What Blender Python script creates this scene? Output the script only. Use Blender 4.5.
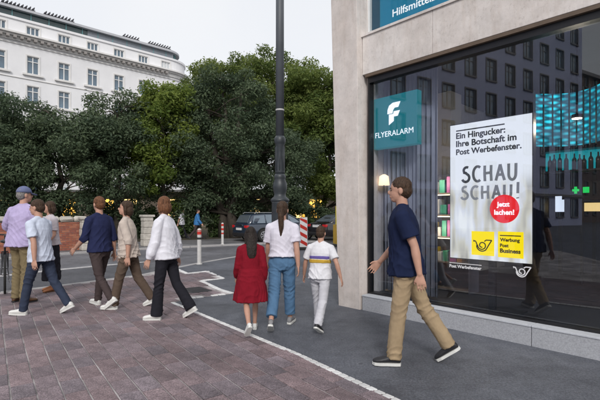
import bpy, bmesh, math, random
import numpy as np
from mathutils import Vector, Matrix
from math import radians as R, sin, cos, pi

random.seed(7); RNG = np.random.default_rng(7)
for o in list(bpy.data.objects): bpy.data.objects.remove(o)
S = bpy.context.scene
COL = S.collection

# ---------------------------------------------------------------- camera, sky, sun, exposure
CAM_H = 1.45; FPX = 420.0; HZ = 213.0; CX = 300.0       # photo is 600 x 400
cd = bpy.data.cameras.new('camera'); cam = bpy.data.objects.new('camera', cd); COL.objects.link(cam)
cam.location = (0, 0, CAM_H); cam.rotation_euler = (R(90), 0, 0)
cd.sensor_fit = 'HORIZONTAL'; cd.sensor_width = 36.0; cd.lens = 36.0*FPX/600.0
cd.shift_y = (HZ-200.0)/600.0; cd.clip_start = .05; cd.clip_end = 2000
S.camera = cam

SUN_EL, SUN_AZ = 35.0, 179.0        # azimuth clockwise from +Y
w = bpy.data.worlds.new('World'); S.world = w; w.use_nodes = True
nt = w.node_tree; nt.nodes.clear()
out = nt.nodes.new('ShaderNodeOutputWorld'); bg = nt.nodes.new('ShaderNodeBackground')
sky = nt.nodes.new('ShaderNodeTexSky'); sky.sky_type = 'NISHITA'; sky.sun_disc = False
sky.sun_elevation = R(SUN_EL); sky.sun_rotation = R(SUN_AZ); sky.air_density = 1.0; sky.dust_density = 4.0
tc = nt.nodes.new('ShaderNodeTexCoord'); nz = nt.nodes.new('ShaderNodeTexNoise')
nz.inputs['Scale'].default_value = 2.2; nz.inputs['Detail'].default_value = 5
rp = nt.nodes.new('ShaderNodeValToRGB')
rp.color_ramp.elements[0].position = .3; rp.color_ramp.elements[0].color = (7.0, 7.15, 7.5, 1)
rp.color_ramp.elements[1].position = .7; rp.color_ramp.elements[1].color = (7.6, 7.65, 7.75, 1)
mx = nt.nodes.new('ShaderNodeMix'); mx.data_type = 'RGBA'; mx.inputs[0].default_value = .88
nt.links.new(tc.outputs['Generated'], nz.inputs['Vector']); nt.links.new(nz.outputs['Fac'], rp.inputs['Fac'])
nt.links.new(sky.outputs[0], mx.inputs[6]); nt.links.new(rp.outputs[0], mx.inputs[7])
nt.links.new(mx.outputs[2], bg.inputs[0]); bg.inputs[1].default_value = .1
nt.links.new(bg.outputs[0], out.inputs[0])

sd = bpy.data.lights.new('sun', 'SUN'); sun = bpy.data.objects.new('sun', sd); COL.objects.link(sun)
sd.energy = 1.5; sd.angle = R(14); sd.color = (1, .97, .93)
az = R(SUN_AZ); el = R(SUN_EL)
sdir = Vector((sin(az)*cos(el), cos(az)*cos(el), sin(el)))
sun.rotation_euler = sdir.to_track_quat('Z', 'Y').to_euler(); sun.location = (0, 0, 60)

vs = S.view_settings; vs.view_transform = 'Standard'; vs.look = 'None'; vs.exposure = 0.4; vs.gamma = 1.0
vs.use_curve_mapping = False

# ---------------------------------------------------------------- pixel helpers
def G(px, py, z=0.0):                      # pixel -> point on the ground
    d = (CAM_H-z)*FPX/(py-HZ)
    return Vector(((px-CX)/FPX*d, d, z))
def W(px, py, d):                          # pixel at a known distance
    return Vector(((px-CX)/FPX*d, d, CAM_H+(HZ-py)/FPX*d))
NV = Vector((FPX, 390.0)).normalized()     # into the shop
AX = Vector((NV.y, -NV.x))                 # along the shop front, to the right seen from the street
DF = 4.935
FO = NV*DF
FROT = math.atan2(AX.y, AX.x)
def fac(px, py, d=0.0):                    # pixel -> (a, z) on the plane d behind the shop front
    r = Vector(((px-CX)/FPX, 1.0))
    t = (DF+d)/r.dot(NV)
    p = r*t
    return (p-FO).dot(AX), CAM_H+(HZ-py)/FPX*t

# ---------------------------------------------------------------- materials
MATS = {}
def nodes(name):
    m = bpy.data.materials.new(name); m.use_nodes = True
    n = m.node_tree; b = n.nodes['Principled BSDF']
    return m, n, b
def mat(name, col, rough=.7, var=.12, scale=6.0, bump=0.0, bscale=60.0, metal=0.0, spec=.4, col2=None, coat=0.0, detail=6, objvar=0.0):
    if name in MATS: return MATS[name]
    m, n, b = nodes(name); L = n.links.new
    tcn = n.nodes.new('ShaderNodeTexCoord')
    no = n.nodes.new('ShaderNodeTexNoise'); no.inputs['Scale'].default_value = scale; no.inputs['Detail'].default_value = detail
    no.inputs['Roughness'].default_value = .65
    L(tcn.outputs['Object'], no.inputs['Vector'])
    r = n.nodes.new('ShaderNodeValToRGB')
    c = Vector(col[:3]); c2 = Vector(col2[:3]) if col2 else c*(1+var)
    c1 = c*(1-var) if not col2 else c
    r.color_ramp.elements[0].position = .3; r.color_ramp.elements[0].color = (*c1, 1)
    r.color_ramp.elements[1].position = .7; r.color_ramp.elements[1].color = (*c2, 1)
    L(no.outputs['Fac'], r.inputs['Fac'])
    src = r.outputs[0]
    if objvar:
        oi = n.nodes.new('ShaderNodeObjectInfo'); hs = n.nodes.new('ShaderNodeHueSaturation')
        mr = n.nodes.new('ShaderNodeMapRange'); mr.inputs[3].default_value = 1-objvar; mr.inputs[4].default_value = 1+objvar
        L(oi.outputs['Random'], mr.inputs[0]); L(mr.outputs[0], hs.inputs['Value']); L(src, hs.inputs['Color']); src = hs.outputs[0]
    L(src, b.inputs['Base Color'])
    b.inputs['Roughness'].default_value = rough; b.inputs['Metallic'].default_value = metal
    b.inputs['Specular IOR Level'].default_value = spec
    b.inputs['Coat Weight'].default_value = coat
    if bump:
        n2 = n.nodes.new('ShaderNodeTexNoise'); n2.inputs['Scale'].default_value = bscale; n2.inputs['Detail'].default_value = 4
        L(tcn.outputs['Object'], n2.inputs['Vector'])
        bp = n.nodes.new('ShaderNodeBump'); bp.inputs['Strength'].default_value = bump; bp.inputs['Distance'].default_value = .01
        L(n2.outputs['Fac'], bp.inputs['Height']); L(bp.outputs[0], b.inputs['Normal'])
    MATS[name] = m; return m
def emit(name, col, strength, base=None):
    if name in MATS: return MATS[name]
    m, n, b = nodes(name)
    b.inputs['Base Color'].default_value = (*(base or col), 1); b.inputs['Roughness'].default_value = .5
    b.inputs['Emission Color'].default_value = (*col, 1); b.inputs['Emission Strength'].default_value = strength
    MATS[name] = m; return m
def glass_pane(name, tint, refl, rough=0.0):
    if name in MATS: return MATS[name]
    m = bpy.data.materials.new(name); m.use_nodes = True; n = m.node_tree; n.nodes.clear(); L = n.links.new
    o = n.nodes.new('ShaderNodeOutputMaterial'); t = n.nodes.new('ShaderNodeBsdfTransparent'); t.inputs[0].default_value = (*tint, 1)
    g = n.nodes.new('ShaderNodeBsdfGlossy'); g.inputs['Roughness'].default_value = rough
    lw0 = n.nodes.new('ShaderNodeLayerWeight'); lw0.inputs['Blend'].default_value = .5; lw = n.nodes.new('ShaderNodeMath'); lw.operation = 'POWER'; lw.inputs[1].default_value = 4.0; L(lw0.outputs['Facing'], lw.inputs[0])
    mr = n.nodes.new('ShaderNodeMapRange'); mr.inputs[3].default_value = refl; mr.inputs[4].default_value = 1.0
    mxs = n.nodes.new('ShaderNodeMixShader')
    L(lw.outputs[0], mr.inputs[0]); L(mr.outputs[0], mxs.inputs[0]); L(t.outputs[0], mxs.inputs[1]); L(g.outputs[0], mxs.inputs[2]); L(mxs.outputs[0], o.inputs[0])
    MATS[name] = m; return m
def asphalt(name, base, blot=.25):
    m, n, b = nodes(name); L = n.links.new
    t = n.nodes.new('ShaderNodeTexCoord')
    def noise(sc, det=6):
        q = n.nodes.new('ShaderNodeTexNoise'); q.inputs['Scale'].default_value = sc; q.inputs['Detail'].default_value = det
        L(t.outputs['Object'], q.inputs['Vector']); return q.outputs['Fac']
    big = noise(.7, 5); mid = noise(6, 6); fine = noise(160, 2)
    def ramp(src, p0, c0, p1, c1):
        q = n.nodes.new('ShaderNodeValToRGB'); q.color_ramp.elements[0].position = p0; q.color_ramp.elements[1].position = p1
        q.color_ramp.elements[0].color = (*c0, 1); q.color_ramp.elements[1].color = (*c1, 1); L(src, q.inputs[0]); return q.outputs[0]
    B = Vector(base)
    c = ramp(big, .35, B*(1-blot), .68, B*(1+blot))
    def mul(a, bcol):
        q = n.nodes.new('ShaderNodeMix'); q.data_type = 'RGBA'; q.blend_type = 'MULTIPLY'; q.inputs[0].default_value = 1
        L(a, q.inputs[6]); L(bcol, q.inputs[7]); return q.outputs[2]
    c = mul(c, ramp(mid, .3, (.82, .82, .84), .7, (1.15, 1.15, 1.15)))
    c = mul(c, ramp(fine, .35, (.6, .6, .62), .7, (1.35, 1.33, 1.3)))
    c = mul(c, ramp(noise(48, 3), .36, (.78, .78, .79), .64, (1.2, 1.2, 1.19)))
    # cracks and patch seams
    v = n.nodes.new('ShaderNodeTexVoronoi'); v.feature = 'DISTANCE_TO_EDGE'; v.inputs['Scale'].default_value = .55
    wn = n.nodes.new('ShaderNodeTexNoise'); wn.inputs['Scale'].default_value = 1.6; wn.inputs['Detail'].default_value = 7
    L(t.outputs['Object'], wn.inputs['Vector'])
    add = n.nodes.new('ShaderNodeMixRGB'); add.blend_type = 'ADD'; add.inputs[0].default_value = .9
    L(t.outputs['Object'], add.inputs[1]); L(wn.outputs['Color'], add.inputs[2]); L(add.outputs[0], v.inputs['Vector'])
    c = mul(c, ramp(v.outputs['Distance'], 0, (.74, .74, .75), .005, (1, 1, 1)))
    v2 = n.nodes.new('ShaderNodeTexVoronoi'); v2.inputs['Scale'].default_value = 2.3; v2.inputs['Randomness'].default_value = 1.0; L(t.outputs['Object'], v2.inputs['Vector'])
    c = mul(c, ramp(v2.outputs['Distance'], .035, (.62, .62, .62), .06, (1, 1, 1)))
    st = noise(2.2, 8); c = mul(c, ramp(st, .30, (.72, .72, .74), .42, (1, 1, 1)))
    L(c, b.inputs['Base Color'])
    rr = n.nodes.new('ShaderNodeMapRange'); rr.inputs[3].default_value = .5; rr.inputs[4].default_value = .9
    L(big, rr.inputs[0]); L(rr.outputs[0], b.inputs['Roughness'])
    bp = n.nodes.new('ShaderNodeBump'); bp.inputs['Strength'].default_value = .5; bp.inputs['Distance'].default_value = .004
    L(fine, bp.inputs['Height']); L(bp.outputs[0], b.inputs['Normal'])
    MATS[name] = m; return m
def leafmat(name, dark, light, trans=.35):
    m = bpy.data.materials.new(name); m.use_nodes = True; n = m.node_tree; n.nodes.clear(); L = n.links.new
    o = n.nodes.new('ShaderNodeOutputMaterial'); a = n.nodes.new('ShaderNodeAttribute'); a.attribute_name = 'rnd'
    r = n.nodes.new('ShaderNodeValToRGB'); r.color_ramp.elements[0].color = (*dark, 1); r.color_ramp.elements[1].color = (*light, 1)
    L(a.outputs['Fac'], r.inputs[0])
    d = n.nodes.new('ShaderNodeBsdfPrincipled'); d.inputs['Roughness'].default_value = .6; d.inputs['Specular IOR Level'].default_value = .25
    t = n.nodes.new('ShaderNodeBsdfTranslucent'); mxs = n.nodes.new('ShaderNodeMixShader'); mxs.inputs[0].default_value = trans
    L(r.outputs[0], d.inputs['Base Color']); L(r.outputs[0], t.inputs['Color'])
    L(d.outputs[0], mxs.inputs[1]); L(t.outputs[0], mxs.inputs[2]); L(mxs.outputs[0], o.inputs[0])
    MATS[name] = m; return m

# ---------------------------------------------------------------- object helpers
def tag(o, label=None, cat=None, group=None, kind=None):
    if label: o['label'] = label
    if cat: o['category'] = cat
    if group: o['group'] = group
    if kind: o['kind'] = kind
    return o
def thing(name, label, cat, loc=(0, 0, 0), rotz=0.0, group=None):
    o = bpy.data.objects.new(name, None); COL.objects.link(o)
    o.empty_display_size = .2
    o.location = tuple(loc) if len(loc) == 3 else (loc[0], loc[1], 0); o.rotation_euler = (0, 0, rotz)
    return tag(o, label, cat, group)
def link(name, me, parent=None, loc=None, rot=None):
    o = bpy.data.objects.new(name, me); COL.objects.link(o)
    if parent: o.parent = parent
    if loc is not None: o.location = loc
    if rot is not None: o.rotation_euler = rot
    return o
class MB:
    def __init__(s): s.v = []; s.f = []
    def add(s, vs_, fs):
        k = len(s.v); s.v += [tuple(x) for x in vs_]; s.f += [tuple(i+k for i in f) for f in fs]; return s
    def box(s, x0, x1, y0, y1, z0, z1):
        return s.add([(x0,y0,z0),(x1,y0,z0),(x1,y1,z0),(x0,y1,z0),(x0,y0,z1),(x1,y0,z1),(x1,y1,z1),(x0,y1,z1)],
                     [(0,3,2,1),(4,5,6,7),(0,1,5,4),(1,2,6,5),(2,3,7,6),(3,0,4,7)])
    def prism(s, poly, z0, z1, M=None):            # poly counter-clockwise in xy
        n = len(poly); vs_ = [Vector((p[0], p[1], z0)) for p in poly]+[Vector((p[0], p[1], z1)) for p in poly]
        if M: vs_ = [M @ v for v in vs_]
        return s.add(vs_, [tuple(range(n-1, -1, -1)), tuple(range(n, 2*n))]+[(i, (i+1) % n, n+(i+1) % n, n+i) for i in range(n)])
    def tube(s, pts, rad, seg=10, caps=True):
        pts = [Vector(p) for p in pts]; n = len(pts)
        if not hasattr(rad, '__len__'): rad = [rad]*n
        up = None; rings = []
        for i, p in enumerate(pts):
            t = (pts[min(i+1, n-1)]-pts[max(i-1, 0)]).normalized()
            if up is None: up = Vector((0, 0, 1)) if abs(t.z) < .9 else Vector((0, 1, 0))
            a = t.cross(up)
            if a.length < 1e-5: a = t.orthogonal()
            a.normalize(); b = a.cross(t).normalized(); up = b
            rings.append([p+(a*cos(2*pi*k/seg)+b*sin(2*pi*k/seg))*rad[i] for k in range(seg)])
        return s.loft(rings, caps)
    def loft(s, rings, caps=True):
        m = len(rings[0]); vs_ = [v for r in rings for v in r]; fs = []
        for i in range(len(rings)-1):
            for k in range(m):
                k2 = (k+1) % m; fs.append((i*m+k, i*m+k2, (i+1)*m+k2, (i+1)*m+k))
        if caps: fs += [tuple(range(m-1, -1, -1)), tuple((len(rings)-1)*m+k for k in range(m))]
        return s.add(vs_, fs)
    def lathe(s, prof, seg=24, c=(0, 0)):          # prof: (r, z) upward
        return s.loft([[Vector((c[0]+r*cos(2*pi*k/seg), c[1]+r*sin(2*pi*k/seg), z)) for k in range(seg)] for r, z in prof])
    def ell(s, c, r, seg=16, rings=10, M=None):
        c = Vector(c); rr = []
        for i in range(rings+1):
            th = pi*(i/rings); th = min(max(th, .02), pi-.02)
            rr.append([Vector((r[0]*sin(th)*cos(2*pi*k/seg), r[1]*sin(th)*sin(2*pi*k/seg), -r[2]*cos(th))) for k in range(seg)])
        if M: rr = [[M @ v for v in q] for q in rr]
        return s.loft([[c+v for v in q] for q in rr])
    def sector(s, cx, cy, r, a0, a1, n=16): pass
    def mesh(s, name='m'):
        me = bpy.data.meshes.new(name); me.from_pydata(s.v, [], s.f); me.update(); return me
    def build(s, name, m, parent=None, smooth=False, bevel=0.0, loc=None, rot=None, recalc=True):
        me = s.mesh(name); me.materials.append(m)
        if recalc:
            b = bmesh.new(); b.from_mesh(me); bmesh.ops.recalc_face_normals(b, faces=b.faces); b.to_mesh(me); b.free()
        if smooth:
            me.polygons.foreach_set('use_smooth', [True]*len(me.polygons))
        o = link(name, me, parent, loc, rot)
        if bevel:
            md = o.modifiers.new('bevel', 'BEVEL'); md.width = bevel; md.segments = 2; md.limit_method = 'ANGLE'
        return o
def text_mesh(body, bold=.0, extrude=.001):
    c = bpy.data.curves.new('t', 'FONT'); c.body = body; c.size = 1.0; c.extrude = extrude; c.offset = bold; c.resolution_u = 4
    o = bpy.data.objects.new('t', c); COL.objects.link(o)
    dg = bpy.context.evaluated_depsgraph_get(); dg.update()
    me = bpy.data.meshes.new_from_object(o.evaluated_get(dg)); bpy.data.objects.remove(o); bpy.data.curves.remove(c)
    return me
def lettering(body, m, parent, x0, z0, width, y, bold=.02, name='lettering', hscale=1.0, thick=.002):
    me = text_mesh(body, bold, 0.0005)
    co = np.empty(len(me.vertices)*3, np.float32); me.vertices.foreach_get('co', co); co = co.reshape(-1, 3)
    mn = co[:, 0].min(); k = width/(co[:, 0].max()-mn)
    res = np.stack([x0+(co[:, 0]-mn)*k, y-np.sign(co[:, 2])*thick*.5, z0+co[:, 1]*k*hscale], 1)
    me.vertices.foreach_set('co', res.astype(np.float32).ravel()); me.materials.clear(); me.materials.append(m); me.update()
    return link(name, me, parent)
def strokes(lines, rad, m, parent, name, y, closed=False):     # flat brush strokes in the xz plane
    mb = MB()
    for ln in lines:
        pts = [Vector((p[0], 0, p[1])) for p in ln]; n = len(pts); vs_ = []; fs = []
        for i, p in enumerate(pts):
            t = (pts[min(i+1, n-1)]-pts[max(i-1, 0)]); t = t.normalized() if t.length else Vector((1, 0, 0))
            nn = Vector((-t.z, 0, t.x))*rad
            for yy in (y-.0012, y+.0012):
                vs_ += [p+nn+Vector((0, yy, 0)), p-nn+Vector((0, yy, 0))]
        for i in range(n-1):
            a = i*4; b = a+4
            fs += [(a, a+1, b+1, b), (a+2, b+2, b+3, a+3), (a, b, b+2, a+2), (a+1, a+3, b+3, b+1)]
        fs += [(0, 2, 3, 1), (n*4-4, n*4-3, n*4-1, n*4-2)]
        mb.add(vs_, fs)
    return mb.build(name, m, parent)
def arc(cx, cy, r, a0, a1, n=12, ry=None):
    ry = ry or r
    return [(cx+r*cos(R(a0+(a1-a0)*i/n)), cy+ry*sin(R(a0+(a1-a0)*i/n))) for i in range(n+1)]
# ---------------------------------------------------------------- materials used
M_asph = asphalt('asphalt_pavement', (.104, .112, .132))
M_road = asphalt('asphalt_road', (.13, .132, .145))
M_roadd = asphalt('asphalt_dark', (.085, .088, .1), .12)
M_far = asphalt('asphalt_pale', (.165, .165, .172))
M_mortar = mat('joint_sand', (.10, .09, .09), .95, .3, 2.2, col2=(.56, .52, .52), detail=8)
M_sett = mat('white_sett', (.62, .62, .62), .8, .15, 25, .3, 80, objvar=.14)
M_kerb = mat('granite_kerb', (.34, .33, .33), .85, .22, 40, .25, 120)
def stone(name, base, streak=1.0):
    m, n, b = nodes(name); L = n.links.new; t = n.nodes.new('ShaderNodeTexCoord')
    def noise(sc, det, v3=(1, 1, 1)):
        mp = n.nodes.new('ShaderNodeMapping'); mp.inputs['Scale'].default_value = v3; L(t.outputs['Object'], mp.inputs[0])
        q = n.nodes.new('ShaderNodeTexNoise'); q.inputs['Scale'].default_value = sc; q.inputs['Detail'].default_value = det; q.inputs['Roughness'].default_value = .7
        L(mp.outputs[0], q.inputs['Vector']); return q.outputs['Fac']
    def ramp(src, p0, c0, p1, c1):
        q = n.nodes.new('ShaderNodeValToRGB'); q.color_ramp.elements[0].position = p0; q.color_ramp.elements[1].position = p1
        q.color_ramp.elements[0].color = (*c0, 1); q.color_ramp.elements[1].color = (*c1, 1); L(src, q.inputs[0]); return q.outputs[0]
    def mul(a, c):
        q = n.nodes.new('ShaderNodeMix'); q.data_type = 'RGBA'; q.blend_type = 'MULTIPLY'; q.inputs[0].default_value = 1
        L(a, q.inputs[6]); L(c, q.inputs[7]); return q.outputs[2]
    B = Vector(base)
    c = ramp(noise(4.5, 10), .36, B*.88, .66, B*1.09)
    c = mul(c, ramp(noise(1.4, 6, (1, 1, .35)), .38, (.92, .89, .87), .62, (1.05, 1.05, 1.05)))
    c = mul(c, ramp(noise(38, 5, (1, 1, .6)), .32, (.86, .85, .84), .45, (1.03, 1.03, 1.03)))
    c = mul(c, ramp(noise(9, 4, (1, 1, .12)), .34, (.93, .91, .89), .5, (1, 1, 1)))
    L(c, b.inputs['Base Color']); b.inputs['Roughness'].default_value = .8; b.inputs['Specular IOR Level'].default_value = .3
    bp = n.nodes.new('ShaderNodeBump'); bp.inputs['Strength'].default_value = .35; bp.inputs['Distance'].default_value = .006
    L(noise(38, 5, (1, 1, .6)), bp.inputs['Height']); L(bp.outputs[0], b.inputs['Normal'])
    MATS[name] = m; return m
M_stone = stone('travertine', (.60, .555, .53))
M_stoneb = stone('travertine_beam', (.64, .605, .585))
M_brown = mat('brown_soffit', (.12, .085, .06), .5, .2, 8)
M_frame = mat('black_frame', (.012, .012, .014), .35, .2, 10)
M_white = mat('white_paint', (.75, .75, .75), .5, .05, 10)
M_plinth = mat('granite_plinth', (.36, .37, .4), .7, .22, 70, .2, 160, objvar=.06)
M_sill = mat('plinth_sill', (.5, .52, .56), .45, .1, 20)
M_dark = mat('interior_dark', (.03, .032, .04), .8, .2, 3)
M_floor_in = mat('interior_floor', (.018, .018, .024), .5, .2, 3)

# ================================================================ THE SETTING
mb = MB(); mb.box(-700, 700, -300, 1100, -.5, -.16)
tag(mb.build('ground', mat('ground_earth', (.13, .13, .12), .9, .2, .2)), kind='structure')
mb = MB(); mb.box(-70, 70, -45, 45, -.16, -.10)
tag(mb.build('road', M_road), kind='structure')

near_kerb = [(0, 292), (54, 286), (100, 280), (140, 275), (170, 268.5), (200, 262.5), (250, 254), (300, 247.5), (345, 243), (380, 240)]
nk = [G(*p) for p in near_kerb]
d0 = (nk[0]-nk[1]).normalized()
nk = [nk[0]+d0*26]+nk
nk2 = [(p.x, p.y) for p in nk]
poly = nk2+[(45, 26), (45, -42), (nk2[0][0], -42)]
mb = MB(); mb.prism(poly[::-1], -.16, 0.0)
tag(mb.build('pavement', M_asph), kind='structure')
# kerb stones along the near kerb (proud of the asphalt by 6 mm)
kerb_root = thing('kerb', 'pale granite kerb edging the paved corner', 'kerb', (0, 0, 0)); kerb_root['kind'] = 'structure'
def offset_path(pts, step):
    res = []
    for i in range(len(pts)-1):
        a, b = Vector(pts[i]), Vector(pts[i+1]); L = (b-a).length; n = max(1, round(L/step))
        for k in range(n): res.append((a.lerp(b, k/n), a.lerp(b, (k+1)/n)))
    return res
for a, b in offset_path([Vector((p[0], p[1])) for p in nk2], 1.0)[18:]:
    d = (b-a); nrm = Vector((-d.y, d.x)).normalized()      # away from pavement (towards the road)
    if nrm.y < 0: nrm = -nrm
    g = d.normalized()*.006
    q = [a+g+nrm*.03, b-g+nrm*.03, b-g-nrm*.13, a+g-nrm*.13]
    m_ = MB(); m_.prism([(p.x, p.y) for p in q], -.15, .006)
    m_.build('kerb_stone', M_kerb, kerb_root, bevel=.012)

far_kerb = [(-60, 264), (0, 257.5), (60, 252.5), (130, 248), (190, 245.5), (222, 244), (300, 241), (370, 238.5)]
fk = [G(*p) for p in far_kerb]
fkp = [(p.x, p.y) for p in fk]
poly = [(-60, 2)]+fkp+[(60, 60), (60, 160), (-140, 160), (-140, 2)]
mb = MB(); mb.prism(poly, -.16, -.03)
tag(mb.build('far_pavement', M_far), kind='structure')
fkr = thing('far_kerb', 'granite kerb along the park side of the road', 'kerb'); fkr['kind'] = 'structure'
for a, b in offset_path([Vector((p[0], p[1])) for p in fkp], 1.2):
    d = (b-a); nrm = Vector((-d.y, d.x)).normalized(); g = d.normalized()*.008
    q = [a+g-nrm*.03, b-g-nrm*.03, b-g+nrm*.15, a+g+nrm*.15]
    m_ = MB(); m_.prism([(p.x, p.y) for p in q], -.15, -.022); m_.build('kerb_stone', M_kerb, fkr, bevel=.012)
# dark resurfaced lane and pale line on the road
def strip(pxs_top, pxs_bot, z):
    return [(G(*p, z).x, G(*p, z).y) for p in pxs_bot]+[(G(*p, z).x, G(*p, z).y) for p in pxs_top[::-1]]
mb = MB(); mb.prism(strip([(-120, 287), (0, 277), (54, 271), (105, 266), (150, 262)], [(-120, 308), (0, 292.5), (54, 286.5), (100, 280.8), (150, 273)], -.096), -.098, -.094)
tag(mb.build('resurfaced_lane', M_roadd), kind='structure')
mb = MB(); mb.prism(strip([(-120, 285.4), (0, 275.2), (54, 269.3), (105, 264.6), (150, 261)], [(-120, 287), (0, 276.6), (54, 270.5), (105, 265.6), (150, 261.7)], -.09), -.097, -.0935)
tag(mb.build('lane_line', mat('worn_line', (.42, .41, .41), .8, .3, 14)), kind='structure')
mb = MB(); mb.prism([(-60, 21), (-12, 19.2), (-2.5, 25.4), (9, 26.5), (40, 40), (40, 58), (-60, 58)], -.1, .0)
tag(mb.build('park_soil', mat('soil', (.05, .045, .03), .95, .3, 2)), kind='structure')

# ---------------------------------------------------------------- pavers
PV = 310.0
pdir = Vector((-PV, FPX)).normalized(); pnrm = Vector((pdir.y, -pdir.x))
bpx = [(0, 292.6), (54, 286.8), (100, 280.8), (140, 275.8), (166, 270.3), (177, 269.4), (187, 273.8), (207, 271.6), (223, 278.8), (201, 281.2), (219.4, 290), (232, 293.8), (188, 299), (172, 303), (300, 356.6), (392, 400)]
bp2 = [Vector((G(*p).x, G(*p).y)) for p in bpx]
ext = bp2[-1]+(bp2[-1]-bp2[-2]).normalized()*3.5
lext = bp2[0]+Vector((d0.x, d0.y))*4
poly_p = [lext]+bp2+[ext, Vector((-3.0, -.6)), lext+Vector((-1.0, -6.5))]
def inside(p, poly):
    c = False; n = len(poly)
    for i in range(n):
        a, b = poly[i], poly[(i+1) % n]
        if (a.y > p.y) != (b.y > p.y) and p.x < (b.x-a.x)*(p.y-a.y)/(b.y-a.y)+a.x: c = not c
    return c
pav_root = thing('paved_area', 'mauve stone slab paving of the corner', 'paving'); pav_root['kind'] = 'structure'
mb = MB(); mb.prism([(p.x, p.y) for p in poly_p][::-1], -.02, .004)
mb.build('joint_bed', M_mortar, pav_root)
M_pav = [mat('paver_%d' % i, c,   .66, .2, 11, .8, 95, col2=c2, objvar=.2, detail=9) for i, (c, c2) in enumerate([
    ((.125, .099, .11), (.225, .18, .196)), ((.142, .105, .113), (.245, .186, .196)), ((.118, .098, .111), (.212, .178, .198)), ((.132, .1, .109), (.235, .182, .193))])]
for m_ in M_pav:                     # granular speckle and a few dark stains
    n = m_.node_tree; b = n.nodes['Principled BSDF']; src = b.inputs['Base Color'].links[0].from_socket
    gm = n.nodes.new('ShaderNodeNewGeometry')
    for sc, det, p0, c0, p1, c1 in ((85, 3, .36, .66, .66, 1.45), (1.1, 6, .36, .8, .6, 1.2)):
        q = n.nodes.new('ShaderNodeTexNoise'); q.inputs['Scale'].default_value = sc; q.inputs['Detail'].default_value = det; n.links.new(gm.outputs['Position'], q.inputs['Vector'])
        r = n.nodes.new('ShaderNodeValToRGB'); r.color_ramp.elements[0].position = p0; r.color_ramp.elements[0].color = (c0, c0, c0, 1); r.color_ramp.elements[1].position = p1; r.color_ramp.elements[1].color = (c1, c1*.99, c1*.985, 1)
        n.links.new(q.outputs['Fac'], r.inputs[0]); x_ = n.nodes.new('ShaderNodeMix'); x_.data_type = 'RGBA'; x_.blend_type = 'MULTIPLY'; x_.inputs[0].default_value = 1
        n.links.new(src, x_.inputs[6]); n.links.new(r.outputs[0], x_.inputs[7]); src = x_.outputs[2]
    n.links.new(src, b.inputs['Base Color'])
RW, LN = .17, .31
def paver_mesh(l, w, mi, seed):
    rg = random.Random(seed); c = .006; h = .007+rg.random()*.004
    j = lambda: (rg.random()-.5)*.004
    l2, w2 = l/2, w/2
    bot = [(-l2, -w2), (l2, -w2), (l2, w2), (-l2, w2)]
    bot = [(x+j(), y+j()) for x, y in bot]
    top = [(x-math.copysign(c, x)+j(), y-math.copysign(c, y)+j()) for x, y in bot]
    vs_ = [(x, y, .0) for x, y in bot]+[(x, y, h-.002) for x, y in bot]+[(x, y, h+j()*.4) for x, y in top]
    fs = [(0, 1, 5, 4), (1, 2, 6, 5), (2, 3, 7, 6), (3, 0, 4, 7), (4, 5, 9, 8), (5, 6, 10, 9), (6, 7, 11, 10), (7, 4, 8, 11), (8, 9, 10, 11)]
    me = bpy.data.meshes.new('paver'); me.from_pydata(vs_, [], fs); me.materials.append(M_pav[mi]); return me
pv_meshes = [paver_mesh(LN-.007, RW-.014, i % 4, i) for i in range(24)]
def clip(poly, a, b):               # keep the side left of a->b
    res = []; n = len(poly); e = b-a; f_ = lambda p: e.x*(p.y-a.y)-e.y*(p.x-a.x)
    for i in range(n):
        p, q = poly[i], poly[(i+1) % n]; fp, fq = f_(p), f_(q)
        if fp >= 0: res.append(p)
        if fp*fq < 0: res.append(p.lerp(q, fp/(fp-fq)))
    return res
LINES = [(bp2[13], bp2[14]), (bp2[14], bp2[15]), (bp2[15], ext)]
cands = []
org = Vector((-3, 5))
for r_ in range(-45, 46):
    off = ((r_*7919) % 97)/97.0*.5+(.5 if r_ % 2 else 0)
    for c_ in range(-30, 31):
        p = org+pnrm*(r_*RW)+pdir*((c_+off)*LN)
        if p.y < 1.2: continue
        if p.y > 12: continue
        px = CX+FPX*p.x/p.y
        if px < -120 or px > 700: continue
        hl, hw = LN/2-.003, RW/2-.006
        cs = [p+pdir*sx*hl+pnrm*sy*hw for sx, sy in ((-1, -1), (1, -1), (1, 1), (-1, 1))]
        ins = [inside(c, poly_p) for c in cs]
        if all(ins):
            cands.append((p.length, p, None, r_, c_, px))
        elif any(ins):
            q = [Vector((c.x, c.y)) for c in cs]
            ar = sum(q[i].x*q[(i+1) % 4].y-q[(i+1) % 4].x*q[i].y for i in range(4))
            if ar < 0: q = q[::-1]
            mid = bp2[13].lerp(bp2[15], .5)
            near = min(range(len(LINES)), key=lambda i: abs((LINES[i][1]-LINES[i][0]).normalized().cross(p-LINES[i][0])) if -0.3 < (p-LINES[i][0]).dot((LINES[i][1]-LINES[i][0]).normalized()) < (LINES[i][1]-LINES[i][0]).length+.3 else 9)
            a, b = LINES[near]
            if abs((b-a).normalized().cross(p-a)) > .3 or p.y > bp2[13].y+.2: continue
            q2 = clip(q, b, a)
            if len(q2) >= 3: cands.append((p.length, p, q2, r_, c_, px))
vis = lambda t: 1.0 if (-12 < t[5] < 612 and FPX*CAM_H/t[1].y+HZ < 408) else 0.0
cands.sort(key=lambda t: (-vis(t), t[0]))
rest = MB(); pang = math.atan2(pdir.y, pdir.x)
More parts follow.
